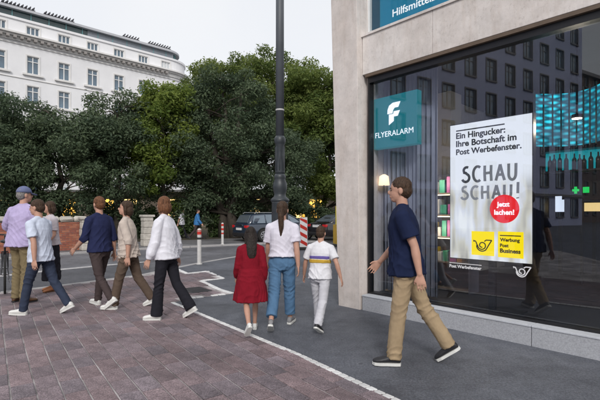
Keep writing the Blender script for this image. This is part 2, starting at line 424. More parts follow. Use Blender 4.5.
for i, (dist, p, q, r_, c_, px) in enumerate(cands):
    k = (r_*31+c_*17+(r_*c_) % 5) % 24
    if i < 300:
        if q is None:
            o = link('paver', pv_meshes[k], pav_root, (p.x, p.y, .004), (random.uniform(-.004, .004), random.uniform(-.004, .004), pang+random.uniform(-.008, .008)))
        else:
            m_ = MB(); ctr = sum(q, Vector((0, 0)))/len(q); m_.prism([(v.x-ctr.x, v.y-ctr.y) for v in q], .0, .008)
            m_.build('paver', M_pav[k % 4], pav_root, loc=(ctr.x, ctr.y, .004))
    elif q is None:
        src = pv_meshes[k]; ca, sa = cos(pang), sin(pang)
        rest.add([(p.x+v.co.x*ca-v.co.y*sa, p.y+v.co.x*sa+v.co.y*ca, .004+v.co.z) for v in src.vertices], [tuple(f.vertices) for f in src.polygons])
ro = rest.build('paver_field', M_pav[0], pav_root, recalc=False); ro['kind'] = 'stuff'
for i in (1, 2, 3): ro.data.materials.append(M_pav[i])
ro.data.polygons.foreach_set('material_index', np.repeat(RNG.integers(0, 4, len(ro.data.polygons)//9), 9).astype(np.int32))

# white sett border rows
sett_root = thing('sett_border', 'row of small white setts between slabs and asphalt', 'sett row'); sett_root['kind'] = 'structure'
def sett_mesh(seed):
    rg = random.Random(seed); j = lambda: (rg.random()-.5)*.008
    a = [(-.046+j(), -.046+j()), (.046+j(), -.046+j()), (.046+j(), .046+j()), (-.046+j(), .046+j())]
    vs_ = [(x, y, 0) for x, y in a]+[(x, y, .009) for x, y in a]+[(x*.88, y*.88, .014+j()*.2) for x, y in a]
    fs = [(0, 1, 5, 4), (1, 2, 6, 5), (2, 3, 7, 6), (3, 0, 4, 7), (4, 5, 9, 8), (5, 6, 10, 9), (6, 7, 11, 10), (7, 4, 8, 11), (8, 9, 10, 11)]
    me = bpy.data.meshes.new('sett'); me.from_pydata(vs_, [], fs); me.materials.append(M_sett); return me
setts = [sett_mesh(i) for i in range(10)]
def sett_row(pts, step=.1, sc=1.0, gap=0):
    cnt = 0
    for a, b in offset_path(pts, step):
        cnt += 1
        if gap and cnt % gap == 0: continue
        c = (a+b)/2; d = b-a
        o = link('sett', setts[random.randrange(10)], sett_root, (c.x, c.y, .002), (0, 0, math.atan2(d.y, d.x)))
        o.scale = (max(sc, .97)*d.length/.1, sc, 1)
nrm0 = Vector((0, 0))
sett_row([bp2[13], bp2[14], bp2[15], ext], .085, .68)
sett_row([bp2[12], bp2[11]], .13, .8, 3)
sett_row([bp2[11], bp2[10], bp2[9], bp2[8]], .14, 1.0)
sett_row([bp2[8], bp2[7]], .14, .9, 4)
sett_row([bp2[7], bp2[6], bp2[5]], .14, 1.0)

# ================================================================ SHOP BUILDING
froot = thing('shop_building', 'pale stone corner shop building with large dark display window', 'building', (FO.x, FO.y, 0), FROT)
a_l0 = fac(338.5, 306)[0]; a_r0 = fac(359.9, 310.5)[0]
a_l1 = fac(331, 0)[0]; a_r1 = fac(356.4, 0)[0]; z1 = fac(340, 0)[1]
A_END = 9.0
z_bt = fac(361, 38, .12)[1]; z_bb = fac(361, 75.5, .12)[1]
BH = 8.2
def ex(zz, a0, a1): return a0+(a1-a0)*zz/z1
# tapered corner pillar with the flank wall behind it
mb = MB(); zs = [-.02, 2.6, 2.604, 5.3, 5.304, BH]
def quad_ring(zz, y0, y1, g=0): return [Vector((ex(zz, a_l0, a_l1)+g, y0+g, zz)), Vector((ex(zz, a_r0, a_r1)-g, y0+g, zz)), Vector((ex(zz, a_r0, a_r1)-g, y1, zz)), Vector((ex(zz, a_l0, a_l1)+g, y1, zz))]
mb.loft([quad_ring(-.02, 0, .42), quad_ring(BH, 0, .42)])
mb.build('pillar', M_stone, froot, bevel=.006)
mb = MB(); mb.box(a_l0+.05, a_r0-.02, .42, 7.4, -.02, BH); mb.build('side_wall', M_stone, froot)
# beams
x = a_r0-.02; js = [fac(432.5, 30, .12)[0]]
while js[-1] < A_END: js.append(js[-1]+2.35)
x0 = ex(3.5, a_r0, a_r1)
for j_ in js+[A_END]:
    x1 = min(j_, A_END)
    if x1-x0 > .05:
        mb = MB(); mb.box(x0+.002, x1-.002, .12, .46, z_bb, z_bt); mb.build('beam_panel', M_stoneb, froot, bevel=.004)
        mb = MB(); mb.box(x0+.002, x1-.002, .12, .46, 6.6, 7.5); mb.build('beam_panel', M_stoneb, froot, bevel=.004)
    x0 = x1
mb = MB(); mb.box(a_r1-.02, A_END, .098, .3, z_bt+.001, z_bt+.035); mb.build('ledge', M_stoneb, froot)
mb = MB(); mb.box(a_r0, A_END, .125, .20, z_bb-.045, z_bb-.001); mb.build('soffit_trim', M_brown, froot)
# plinth blocks and sill
zp = .205
js = [fac(530.5, 340)[0]-1.72*k for k in range(3, -1, -1)]+[fac(530.5, 340)[0]+1.72*k for k in range(1, 6)]
x0 = fac(361.2, 310)[0]
for x1 in [j_ for j_ in js if j_ > x0+.2]:
    mb = MB(); mb.box(x0+.003, x1-.003, .02, .4, -.02, zp); mb.build('plinth_block', M_plinth, froot, bevel=.006)
    mb = MB(); mb.box(x0+.002, x1-.002, .012, .3, zp+.001, zp+.022); mb.build('sill_slab', M_sill, froot, bevel=.004)
    x0 = x1
PL_END = x0
# window frame: black metal
GD = .22; a_f = fac(368.2, 200, .18)[0]
mb = MB(); mb.box(a_f, a_f+.03, .17, .285, zp+.022, z_bb-.045); mb.box(a_f+.03, PL_END, .17, .30, z_bb-.13, z_bb-.046)
mb.box(a_f+.03, PL_END, .17, .30, zp+.0225, zp+.05); mb.build('window_frame', M_frame, froot)
mb = MB(); mb.box(a_f-.6, a_f-.002, .24, .42, zp+.0225, z_bb); mb.build('jamb', M_stone, froot)
# glass panes
M_glass = glass_pane('shop_glass', (.88, .91, .95), .075)
edges = [a_f+.03, fac(700, 200, GD)[0], PL_END]
for i in range(2):
    mb = MB(); mb.box(edges[i]+(.003 if i else 0), edges[i+1], GD, GD+.01, zp+.05, z_bb-.13); mb.build('window_pane', M_glass, froot)
# upper window
a_u = fac(370.2, 15, .32)[0]
mb = MB(); mb.box(a_u-.035, a_u, .27, .36, z_bt+.036, 6.6); mb.box(a_u, A_END, .27, .36, z_bt+.036, z_bt+.07); mb.build('upper_window_frame', M_white, froot)
up_glass = glass_pane('upper_glass', (.93, .95, .96), .02)
mb = MB(); mb.box(a_u, A_END, .315, .323, z_bt+.07, 6.6); mb.build('upper_window_pane', up_glass, froot)
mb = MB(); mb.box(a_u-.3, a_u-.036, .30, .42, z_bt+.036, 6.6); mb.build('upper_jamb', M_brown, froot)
# walls, ceiling and floor of the shop
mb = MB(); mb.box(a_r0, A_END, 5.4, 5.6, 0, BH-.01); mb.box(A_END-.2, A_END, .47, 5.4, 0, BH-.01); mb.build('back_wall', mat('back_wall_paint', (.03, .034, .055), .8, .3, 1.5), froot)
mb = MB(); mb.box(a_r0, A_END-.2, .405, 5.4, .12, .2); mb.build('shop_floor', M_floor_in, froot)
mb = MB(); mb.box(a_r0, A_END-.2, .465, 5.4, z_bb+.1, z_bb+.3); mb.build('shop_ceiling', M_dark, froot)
mb = MB(); mb.box(a_l1, A_END, .0, 7.4, BH+.001, BH+.3); mb.build('roof', M_stoneb, froot)
# upper teal sign panel
usg = thing('teal_fascia_sign', 'dark teal sign panel with white lettering behind the upper window', 'sign', (FO.x, FO.y, 0), FROT)
a_t = fac(380, 20, .36)[0]
mb = MB(); mb.box(a_t, A_END-.3, .36, .39, z_bt+.08, 6.5); mb.build('panel', emit('teal_dark', (.0, .11, .19), .55, (.004, .12, .2)), usg)
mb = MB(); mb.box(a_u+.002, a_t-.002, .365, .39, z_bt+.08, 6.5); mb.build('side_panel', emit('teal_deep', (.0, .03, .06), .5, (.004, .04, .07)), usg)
l0 = fac(392.5, 17, .357); l1 = fac(436, 0, .357)
M_letter = emit('white_letter', (.9, .9, .9), .4, (.8, .8, .8))
lettering('Hilfsmittelz', M_letter, usg, l0[0], l0[1], l1[0]-l0[0], .357, .012)

# ---------------------------------------------------------------- square teal shop sign
ES = .30
s0 = fac(373, 148.6, ES); s1 = fac(417.2, 89.5, ES); zt = (fac(373, 99, ES)[1]+s1[1])/2; zb = (s0[1]+fac(417.2, 144.7, ES)[1])/2
sg = thing('square_shop_sign', 'square teal light box sign with white emblem and lettering', 'sign', (FO.x, FO.y, 0), FROT)
mb = MB(); mb.box(s0[0], s1[0], ES, ES+.12, zb, zt); mb.build('light_box', emit('teal_light', (.0, .17, .19), .5, (.0, .12, .135)), sg, bevel=.01)
M_lw = emit('letter_light', (1, 1, 1), .75, (.8, .8, .8))
q0 = fac(375.4, 138, ES-.004); q1 = fac(413.3, 132.7, ES-.004)
lettering('FLYERALARM', M_lw, sg, q0[0], (q0[1]+q1[1])/2, q1[0]-q0[0], ES-.004, .0)
e0 = fac(387.5, 125.5, ES); e1 = fac(400.5, 101, ES)
def emb(poly):
    Mx = Matrix(((1, 0, 0, 0), (0, 0, 1, 0), (0, 1, 0, 0), (0, 0, 0, 1)))
    return [(e0[0]+p[0]*(e1[0]-e0[0]), e0[1]+p[1]*(e1[1]-e0[1])) for p in poly], Mx
for pl_ in ([(.0, .52), (.4, .52), (.44, .66), (.56, .76), (.84, .76), (1, 1), (.42, 1), (.14, .9), (.02, .72)],
            [(.12, .0), (.5, .16), (.5, .36), (.8, .36), (.96, .6), (.5, .6), (.46, .49), (.12, .49)]):
    q, Mx = emb(pl_); mb = MB(); mb.prism(q, ES-.005, ES-.001, Mx); mb.build('emblem', M_lw, sg)
mb = MB(); mb.box((s0[0]+s1[0])/2-.01, (s0[0]+s1[0])/2+.01, ES+.05, ES+.07, zt, z_bb+.1); mb.build('hanger', M_frame, sg)

# ---------------------------------------------------------------- poster display
PD = .30
def pm(px, py, d=PD): return fac(px, py, d)
pl, pr = pm(450.3, 200)[0], pm(531.8, 200)[0]
ptop = (pm(450.3, 125.6)[1]+pm(531.8, 113.4)[1])/2; pbot = (pm(450.3, 257.3)[1]+pm(531.8, 264)[1])/2
ps = thing('poster_screen', 'tall white advertising screen with red circle and yellow squares', 'screen', (FO.x, FO.y, 0), FROT)
def screen_mat():
    m, n, b = nodes('screen_picture'); L = n.links.new
    t = n.nodes.new('ShaderNodeTexCoord'); sp = n.nodes.new('ShaderNodeSeparateXYZ'); L(t.outputs['Object'], sp.inputs[0])
    mp = n.nodes.new('ShaderNodeMapping'); mp.inputs['Scale'].default_value = (7, 1, 1.6); L(t.outputs['Object'], mp.inputs[0])
    no = n.nodes.new('ShaderNodeTexNoise'); no.inputs['Scale'].default_value = 1.1; no.inputs['Detail'].default_value = 1.5; L(mp.outputs[0], no.inputs['Vector'])
    r = n.nodes.new('ShaderNodeValToRGB'); cr = r.color_ramp
    cr.elements[0].position = .33; cr.elements[0].color = (.30, .28, .25, 1); cr.elements[1].position = .6; cr.elements[1].color = (.78, .77, .74, 1)
    e = cr.elements.new(.44); e.color = (.58, .54, .44, 1); e = cr.elements.new(.52); e.color = (.62, .62, .64, 1)
    L(no.outputs['Fac'], r.inputs[0])
    mr = n.nodes.new('ShaderNodeMapRange'); mr.inputs[1].default_value = ptop-.95; mr.inputs[2].default_value = ptop-.62; mr.interpolation_type = 'SMOOTHSTEP'
    L(sp.outputs['Z'], mr.inputs[0])
    mxn = n.nodes.new('ShaderNodeMix'); mxn.data_type = 'RGBA'; L(mr.outputs[0], mxn.inputs[0]); L(r.outputs[0], mxn.inputs[6]); mxn.inputs[7].default_value = (.74, .74, .75, 1)
    L(mxn.outputs[2], b.inputs['Emission Color']); b.inputs['Emission Strength'].default_value = 1.0
    b.inputs['Base Color'].default_value = (.1, .1, .1, 1); b.inputs['Roughness'].default_value = .4
    return m
mb = MB(); mb.box(pl, pr, PD, PD+.05, pbot, ptop); mb.build('display_face', screen_mat(), ps)
mb = MB(); mb.box(pl-.012, pr+.012, PD+.012, PD+.10, pbot-.012, ptop+.012); mb.build('casing', M_frame, ps)
mb = MB(); mb.box((pl+pr)/2-.04, (pl+pr)/2+.04, PD+.1, PD+.16, .2, ptop-.3); mb.box((pl+pr)/2-.3, (pl+pr)/2+.3, PD+.02, PD+.45, .2, .22); mb.build('stand', M_frame, ps)
M_ink = emit('ink_black', (.012, .012, .012), .6, (.01, .01, .01))
YT = PD-.004
def pxtext(body, x0, y0, x1, bold=.02, m=None, d=YT, hs=1.0, par=None):
    p = pm(x0, y0, d); q = pm(x1, y0, d)
    return lettering(body, m or M_ink, par or ps, p[0], p[1], q[0]-p[0], d, bold, hscale=hs)
pxtext('Ein Hingucker:', 456.1, 139, 505.3, .03); pxtext('Ihre Botschaft im', 456.1, 147, 516.6, .03); pxtext('Post Werbefenster.', 456.1, 155, 521.6, .03)
p, q = pm(456.1, 131.2, YT), pm(504.6, 125.0, YT)
mb = MB(); mb.box(p[0], q[0], YT-.001, YT+.001, p[1]-.008, p[1]+.008); mb.build('heading_bar', M_ink, ps)
# brush lettering
def U(ch):
    return {'S': [arc(.62, .78, .36, 60, 180, 8, .2)+arc(.55, .40, .42, 120, 95, 3, .22)+[(.6, .55)]+arc(.5, .28, .42, 60, -160, 12, .26)],
            'C': [arc(.6, .5, .5, 55, 305, 16, .48)],
            'H': [[(.12, 1), (.1, .5), (.14, 0)], [(.12, .5), (.8, .53)], [(.82, 1), (.8, .5), (.84, 0)]],
            'A': [[(.05, 0), (.3, .55), (.5, 1)], [(.5, 1), (.7, .5), (.95, 0)], [(.22, .35), (.8, .37)]],
            'U': [[(.1, 1), (.1, .45)]+arc(.46, .35, .36, 180, 360, 10, .34)+[(.84, 1)]],
            '!': [[(.3, 1.15), (.27, .35)], [(.25, .06), (.27, -.02)]]}[ch]
def brush(word, x0, y0, x1, h, mats, rad=.011):
    p = pm(x0, y0, YT); q = pm(x1, y0, YT); cw = (q[0]-p[0])/len(word)
    for i, ch in enumerate(word):
        ls = [[(p[0]+i*cw+u*cw*.78, p[1]+v*h) for u, v in ln] for ln in U(ch)]
        strokes(ls, rad, mats[i], ps, 'brush_letter', YT)
g = [emit('brush_%d' % i, (c, c, c*1.02), .6, (.05, .05, .05)) for i, c in enumerate((.012, .05, .1, .16, .2, .3))]
brush('SCHAU', 461.5, 182.5, 520.5, .195, [g[0], g[2], g[4], g[4], g[4]], .0165)
brush('SCHAU!', 460.5, 199.5, 527.5, .165, [g[5]]*3+[g[4]]*3, .0155)
c0 = pm(504.3, 208.9, YT); rad = 14.2*(pm(504.3, 200)[1]-pm(504.3, 201)[1])
Mx = Matrix(((1, 0, 0, 0), (0, 0, 1, 0), (0, 1, 0, 0), (0, 0, 0, 1)))
mb = MB(); mb.prism([(c0[0]+rad*cos(2*pi*k/40), c0[1]+rad*sin(2*pi*k/40)) for k in range(40)], YT-.003, YT-.001, Mx); mb.build('red_disc', emit('red_print', (.78, .008, .012), .85, (.4, .01, .01)), ps)
pxtext('Jetzt', 496.6, 206.5, 509.6, .03, M_lw, YT-.005); pxtext('lachen!', 494.2, 214.6, 514.2, .03, M_lw, YT-.005)
M_yel = emit('yellow_print', (.92, .66, .0), .9, (.5, .4, .0))
def sq(x0, x1, yt, yb):
    p = pm(x0, yb, YT); q = pm(x1, yt, YT)
    mb = MB(); mb.box(p[0], q[0], YT-.001, YT+.001, p[1], q[1]); mb.build('yellow_square', M_yel, ps); return p, q
sq1 = sq(471.6, 494.2, 231.8, 254.6); sq2 = sq(498, 523.6, 232.2, 257)
def horn(x0, z0, wd, m, y, parent, rad):
    P = lambda pts: [(x0+u*wd, z0+v*wd) for u, v in pts]
    sp = [(.47+(.25-.15*q/30)*cos(R(175+q*15.5)), .38+(.25-.15*q/30)*sin(R(175+q*15.5))) for q in range(31)]
    ln = [P([(.0, .66), (.03, .56)]), P([(.015, .61), (.1, .61), (.15, .52), (.2, .38)]+arc(.47, .36, .3, 180, 315, 12)+[(.74, .24), (.84, .42), (1.0, .68)]), P([(1.0, .68), (.7, .68), (.6, .60)]), P(sp)]
    strokes(ln, rad, m, parent, 'horn_emblem', y)
wd = sq1[1][0]-sq1[0][0]
horn(sq1[0][0]+.1*wd, sq1[0][1]+.14*wd, wd*.8, M_ink, YT-.004, ps, .0065)
for i, wd_ in enumerate(('Werbung', 'Post', 'Business')):
    pxtext(wd_, 500, 241.2+i*5.6, (519.8, 508.6, 520.6)[i], .035, M_ink, YT-.004)
p, q = pm(500, 235.4, YT), pm(521, 235.4, YT)
mb = MB(); mb.box(p[0], q[0], YT-.003, YT-.0015, p[1]-.006, p[1]+.006); mb.build('heading_bar', M_ink, ps)
# lettering stuck on the glass below the screen
wl = thing('window_lettering', 'small white lettering and horn emblem stuck on the glass below the screen', 'lettering', (FO.x, FO.y, 0), FROT)
p, q = fac(449.5, 267, GD-.002), fac(481.5, 267, GD-.002)
M_vin = mat('white_vinyl', (.75, .75, .77), .5, .02, 5)
lettering('Post Werbefenster', M_vin, wl, p[0], p[1], q[0]-p[0], GD-.002, .03)
mb = MB(); mb.box(p[0], q[0], GD-.003, GD-.0005, p[1]+.055, p[1]+.063); mb.build('rule', M_vin, wl)
p, q = fac(513.5, 277, GD-.002), fac(531, 277, GD-.002)
horn(p[0], p[1], q[0]-p[0], M_vin, GD-.002, wl, .006)

# ---------------------------------------------------------------- inside the shop
cu = thing('curtain', 'grey floor-length curtain hanging in folds behind the teal square sign', 'curtain', (FO.x, FO.y, 0), FROT)
c0 = fac(375, 200, .6)[0]; c1 = fac(438, 200, .6)[0]
N_ = 260; vs_ = []; fs_ = []
for k in range(N_+1):
    u_ = k/N_; xx = c0+(c1-c0)*u_
    yy = .62+.035*sin(u_*2*pi*15+.9*sin(u_*11))+.012*sin(u_*2*pi*41)
    for zz, e in ((.24, 1.15), (1.8, 1.0), (z_bb+.05, .75)): vs_.append((xx, .62+(yy-.62)*e, zz))
for k in range(N_):
    for j in range(2):
        a = k*3+j; fs_.append((a, a+3, a+4, a+1))
mb = MB(); mb.add(vs_, fs_); o = mb.build('drape', mat('curtain_cloth', (.3, .3, .335), .9, .12, 4), cu, smooth=True, recalc=False)
md = o.modifiers.new('s', 'SOLIDIFY'); md.thickness = .004
mb = MB(); mb.tube([(c0-.05, .62, z_bb+.06), (c1+.05, .62, z_bb+.06)], .015, 8); mb.build('rail', M_frame, cu)

def shop_thing(name, label, cat, px, d, z=.2):
    a = fac(px, 200, d)[0]; p = FO+AX*a+NV*d
    return thing(name, label, cat, (p.x, p.y, z), FROT)
# product shelf beside the curtain
sh = shop_thing('display_shelf', 'tall shelf with coloured goods between curtain and white screen', 'shelf', 446, 1.5)
mb = MB()
for zz in (.02, .45, .85, 1.2, 1.55): mb.box(-.45, .45, -.15, .15, zz, zz+.025)
mb.build('shelf_boards', mat('shelf_wood', (.2, .17, .14), .5), sh)
mb = MB(); mb.box(-.47, -.45, -.16, .16, 0, 1.9); mb.box(.45, .47, -.16, .16, 0, 1.9); mb.box(-.45, .45, .15, .165, 0, 1.9); mb.build('shelf_sides', mat('shelf_grey', (.1, .1, .12), .5), sh)
for zz in (.85, 1.2, 1.55):
    mb = MB(); mb.box(-.44, .44, -.12, -.1, zz-.015, zz-.001); mb.build('light_strip', emit('shelf_led', (1, .8, .5), 2.5), sh)
for zz in (1.0, 1.75):
    l_ = bpy.data.lights.new('shelf_glow', 'POINT'); l_.energy = 6; l_.color = (1, .8, .55); l_.shadow_soft_size = .1
    lo = bpy.data.objects.new('shelf_glow', l_); COL.objects.link(lo); lo.parent = sh; lo.location = (0, -.35, zz)
cols = [(.5, .05, .05), (.05, .1, .4), (.55, .4, .05), (.5, .5, .5), (.05, .3, .2), (.4, .1, .3), (.45, .2, .05)]
k = 0; nth = 0; lastrow = -1
for zz in (.475, .875, 1.225, 1.575):
    xx = -.42
    while xx < .34:
        ww = random.uniform(.06, .13); hh = random.uniform(.14, .26); c = cols[k % 7]
        mb = MB(); mb.box(xx, xx+ww-.008, -.13, .05, zz, zz+hh)
        bx = mb.build('product_box', mat('product_%d' % (k % 7), c, .4, .15, 12), bevel=.004)
        bx.location = sh.location; bx.rotation_euler = sh.rotation_euler
        row_ = (.475, .875, 1.225, 1.575).index(zz); nth = nth+1 if row_ == lastrow else 1; lastrow = row_
        tag(bx, ['red', 'blue', 'ochre', 'pale grey', 'green', 'purple', 'orange'][k % 7]+' product box, number %s from the left on the %s shelf board' % (('one', 'two', 'three', 'four', 'five', 'six', 'seven', 'eight', 'nine', 'ten', 'eleven')[nth-1], ('lowest', 'second', 'third', 'top')[row_]), 'box', 'boxes on the shop shelf')
        xx += ww+random.uniform(0, .03); k += 1
# pale column behind
col_ = shop_thing('interior_column', 'pale square column inside the shop behind the curtain', 'column', 441, 2.4)
mb = MB(); mb.box(-.3, .3, -.2, .2, 0, z_bb-.1); mb.box(-.32, .32, -.22, .22, 0, .1); mb.build('column_shaft', mat('column_paint', (.5, .47, .42), .7, .05, 4), col_)
# small lamp
lp = shop_thing('table_lamp', 'small lit lamp glowing in front of the curtain', 'lamp', 384, .48)
zl = fac(384, 184, .48)[1]-.2
mb = MB(); mb.lathe([(.09, 0), (.09, .02), (.015, .04), (.012, zl)], 16); mb.build('stand', M_frame, lp, smooth=True)
mb = MB(); mb.lathe([(.085, zl-.02), (.07, zl+.12), (.02, zl+.15)], 20); mb.build('lamp_shade', emit('warm_shade', (1, .72, .42), 1.3), lp, smooth=True)
# teal glowing lattice
lt = shop_thing('teal_lattice_lamp', 'glowing teal lattice lamp hanging in the shop', 'lamp', 572, 2.6)
p0 = fac(540, 150, 2.6); p1 = fac(606, 84, 2.6)
mb = MB(); aa = fac(572, 200, 2.6)[0]
xa, xb, za, zb_ = p0[0]-aa, p1[0]-aa, fac(570, 147, 2.6)[1]-.2, fac(570, 88, 2.6)[1]-.2
def glow_mat():
    m, n, b = nodes('teal_lattice_glow'); L = n.links.new; t = n.nodes.new('ShaderNodeTexCoord')
    def wave(rot, sc):
        mp = n.nodes.new('ShaderNodeMapping'); mp.inputs['Rotation'].default_value = (0, rot, 0); L(t.outputs['Object'], mp.inputs[0])
        q = n.nodes.new('ShaderNodeTexWave'); q.bands_direction = 'Z'; q.inputs['Scale'].default_value = sc; q.inputs['Distortion'].default_value = 2.5; q.inputs['Detail'].default_value = 1; q.inputs['Detail Scale'].default_value = .6
        L(mp.outputs[0], q.inputs['Vector']); return q.outputs['Fac']
    a = wave(.35, 3.6); c = wave(-.45, 3.2)
    mu = n.nodes.new('ShaderNodeMath'); mu.operation = 'MULTIPLY'; L(a, mu.inputs[0]); L(c, mu.inputs[1])
    no = n.nodes.new('ShaderNodeTexNoise'); no.inputs['Scale'].default_value = 1.7; no.inputs['Detail'].default_value = 2; L(t.outputs['Object'], no.inputs['Vector'])
    mr = n.nodes.new('ShaderNodeMapRange'); mr.inputs[1].default_value = .38; mr.inputs[2].default_value = .62; mr.inputs[3].default_value = .25; mr.inputs[4].default_value = 1.0; L(no.outputs['Fac'], mr.inputs[0])
    m2 = n.nodes.new('ShaderNodeMath'); m2.operation = 'MULTIPLY'; L(mu.outputs[0], m2.inputs[0]); L(mr.outputs[0], m2.inputs[1])
    r = n.nodes.new('ShaderNodeValToRGB'); r.color_ramp.elements[0].color = (.0, .045, .075, 1); r.color_ramp.elements[1].position = .7; r.color_ramp.elements[1].color = (.02, .62, .75, 1)
    L(m2.outputs[0], r.inputs[0]); L(r.outputs[0], b.inputs['Emission Color']); b.inputs['Emission Strength'].default_value = 1.3; b.inputs['Base Color'].default_value = (.02, .08, .1, 1)
    return m
nst = 9
for k in range(nst+1):
    t = k/nst; mb.box(xa+(xb-xa)*t-.008, xa+(xb-xa)*t+.008, -.25+.35*math.sin(t*3)-.03, -.25+.35*math.sin(t*3), za, zb_)
mb.build('lattice', mat('lattice_rib', (.01, .05, .06), .5), lt)
mb = MB(); pr_ = []
for i in range(25):
    t_ = i/24; pr_.append((xa+(xb-xa)*t_, -.2+.35*math.sin(t_*3)))
mb.loft([[Vector((x_, y_, za+.04)) for x_, y_ in pr_]+[Vector((x_, y_+.03, za+.04)) for x_, y_ in pr_[::-1]], [Vector((x_, y_, zb_-.04)) for x_, y_ in pr_]+[Vector((x_, y_+.03, zb_-.04)) for x_, y_ in pr_[::-1]]])
mb.build('diffuser', glow_mat(), lt)
mb = MB(); mb.box(-.01, .01, -.01, .01, zb_, z_bb+.1-.2); mb.build('cable', M_frame, lt)
# backlit bottle shelf
bs = shop_thing('bottle_shelf', 'teal backlit wall shelf under the glowing lattice', 'shelf', 576, 3.2)
aa = fac(576, 200, 3.2)[0]; xa, xb = fac(543, 160, 3.2)[0]-aa, fac(606, 160, 3.2)[0]-aa
zs0 = fac(576, 170, 3.2)[1]-.2; zs1 = fac(576, 150, 3.2)[1]-.2
mb = MB(); mb.box(xa, xb, .14, .16, zs0, zs1); mb.build('back_panel', emit('teal_panel', (.0, .32, .36), .55), bs)
mb = MB(); mb.box(xa, xb, -.12, .14, zs0-.03, zs0); mb.box(xa, xb, -.12, .14, zs1, zs1+.02); mb.build('shelf_board', M_frame, bs)
mb = MB(); mb.box(xa, xa+.05, -.1, .12, 0, zs0-.031); mb.box(xb-.05, xb, -.1, .12, 0, zs0-.031); mb.build('post', M_frame, bs)
for k in range(9):
    xx = xa+.1+(xb-xa-.2)*k/8+random.uniform(-.02, .02); h = (zs1-zs0)*random.uniform(.7, .92); r_ = .035
    mb = MB(); mb.lathe([(r_, 0), (r_, h*.6), (r_*.9, h*.66), (r_*.35, h*.78), (r_*.33, h)], 12)
    o = mb.build('bottle', mat('dark_bottle', (.02, .03, .03), .15), smooth=True)
    pw = FO+AX*(aa+xx)+NV*3.2; o.location = (pw.x, pw.y, .2+zs0+.001)
    tag(o, ('leftmost', 'second', 'third', 'fourth', 'fifth', 'sixth', 'seventh', 'eighth', 'rightmost')[k]+' dark bottle from the left on the teal backlit shelf', 'bottle', 'bottles on the backlit shelf')
# green neon ring, lit screens, downlights
gn = shop_thing('green_neon_sign', 'small green neon sign glowing below the bottle shelf', 'sign', 581, 3.6)
zg = fac(581, 190, 3.6)[1]-.2
mb = MB()
mb.box(-.13, -.03, -.01, .01, zg-.02, zg+.02); mb.box(-.1, -.06, -.011, .011, zg-.06, zg+.06); mb.box(.03, .12, -.01, .01, zg-.05, zg+.05)
mb.build('neon_tube', emit('green_neon', (.01, .6, .1), .8), gn)
mb = MB(); mb.box(-.3, .3, .03, .05, zg-.16, zg+.16); mb.build('backing', M_frame, gn)
mb = MB(); mb.box(-.02, .02, .03, .06, 0, zg-.161); mb.build('post', M_frame, gn)
for nm, lb, px, py, d, w_, h_, c in (('lit_monitor', 'bright white monitor glowing deep inside the shop', 560, 204, 4.2, .15, .3, (.75, .8, .9)), ('lit_menu_board', 'warm yellow lit board deep inside the shop', 594, 207, 4.4, .3, .16, (.9, .62, .25)), ('lit_price_board', 'small orange lit board behind the bottles', 594, 152, 4.4, .14, .18, (.9, .5, .15))):
    t_ = shop_thing(nm, lb, 'screen', px, d); zz = fac(px, py, d)[1]-.2
    mb = MB(); mb.box(-w_/2, w_/2, -.02, .02, zz-h_/2, zz+h_/2); mb.build('display_face', emit(nm, c, .9), t_)
    mb = MB(); mb.box(-w_/2-.02, w_/2+.02, -.012, .03, zz-h_/2-.02, zz+h_/2+.02); mb.box(-.03, .03, .0, .025, 0, zz-h_/2-.02); mb.build('casing', M_frame, t_)
for i, (px, d, wh) in enumerate(((577, 1.4, 'hanging below the teal lattice'),)):
    t_ = shop_thing('downlight', 'small round ceiling downlight '+wh, 'lamp', px, d, z_bb+.1)
    zd = (fac(577, 118, 1.4)[1]-z_bb-.1) if i == 0 else -.06
    mb = MB(); mb.lathe([(.012, 0), (.012, zd+.05), (.06, zd+.045), (.065, zd)][::-1], 16); mb.build('housing', M_frame, t_, smooth=True)
    mb = MB(); mb.lathe([(.055, zd-.008), (.055, zd-.002)], 16); mb.build('bulb', emit('bulb', (1, .85, .65), 4.0), t_)
    l_ = bpy.data.lights.new('downlight_glow', 'POINT'); l_.energy = 25; l_.color = (1, .82, .6); l_.shadow_soft_size = .05
    lo = bpy.data.objects.new('downlight_glow', l_); COL.objects.link(lo); lo.parent = t_; lo.location = (0, 0, zd-.06)

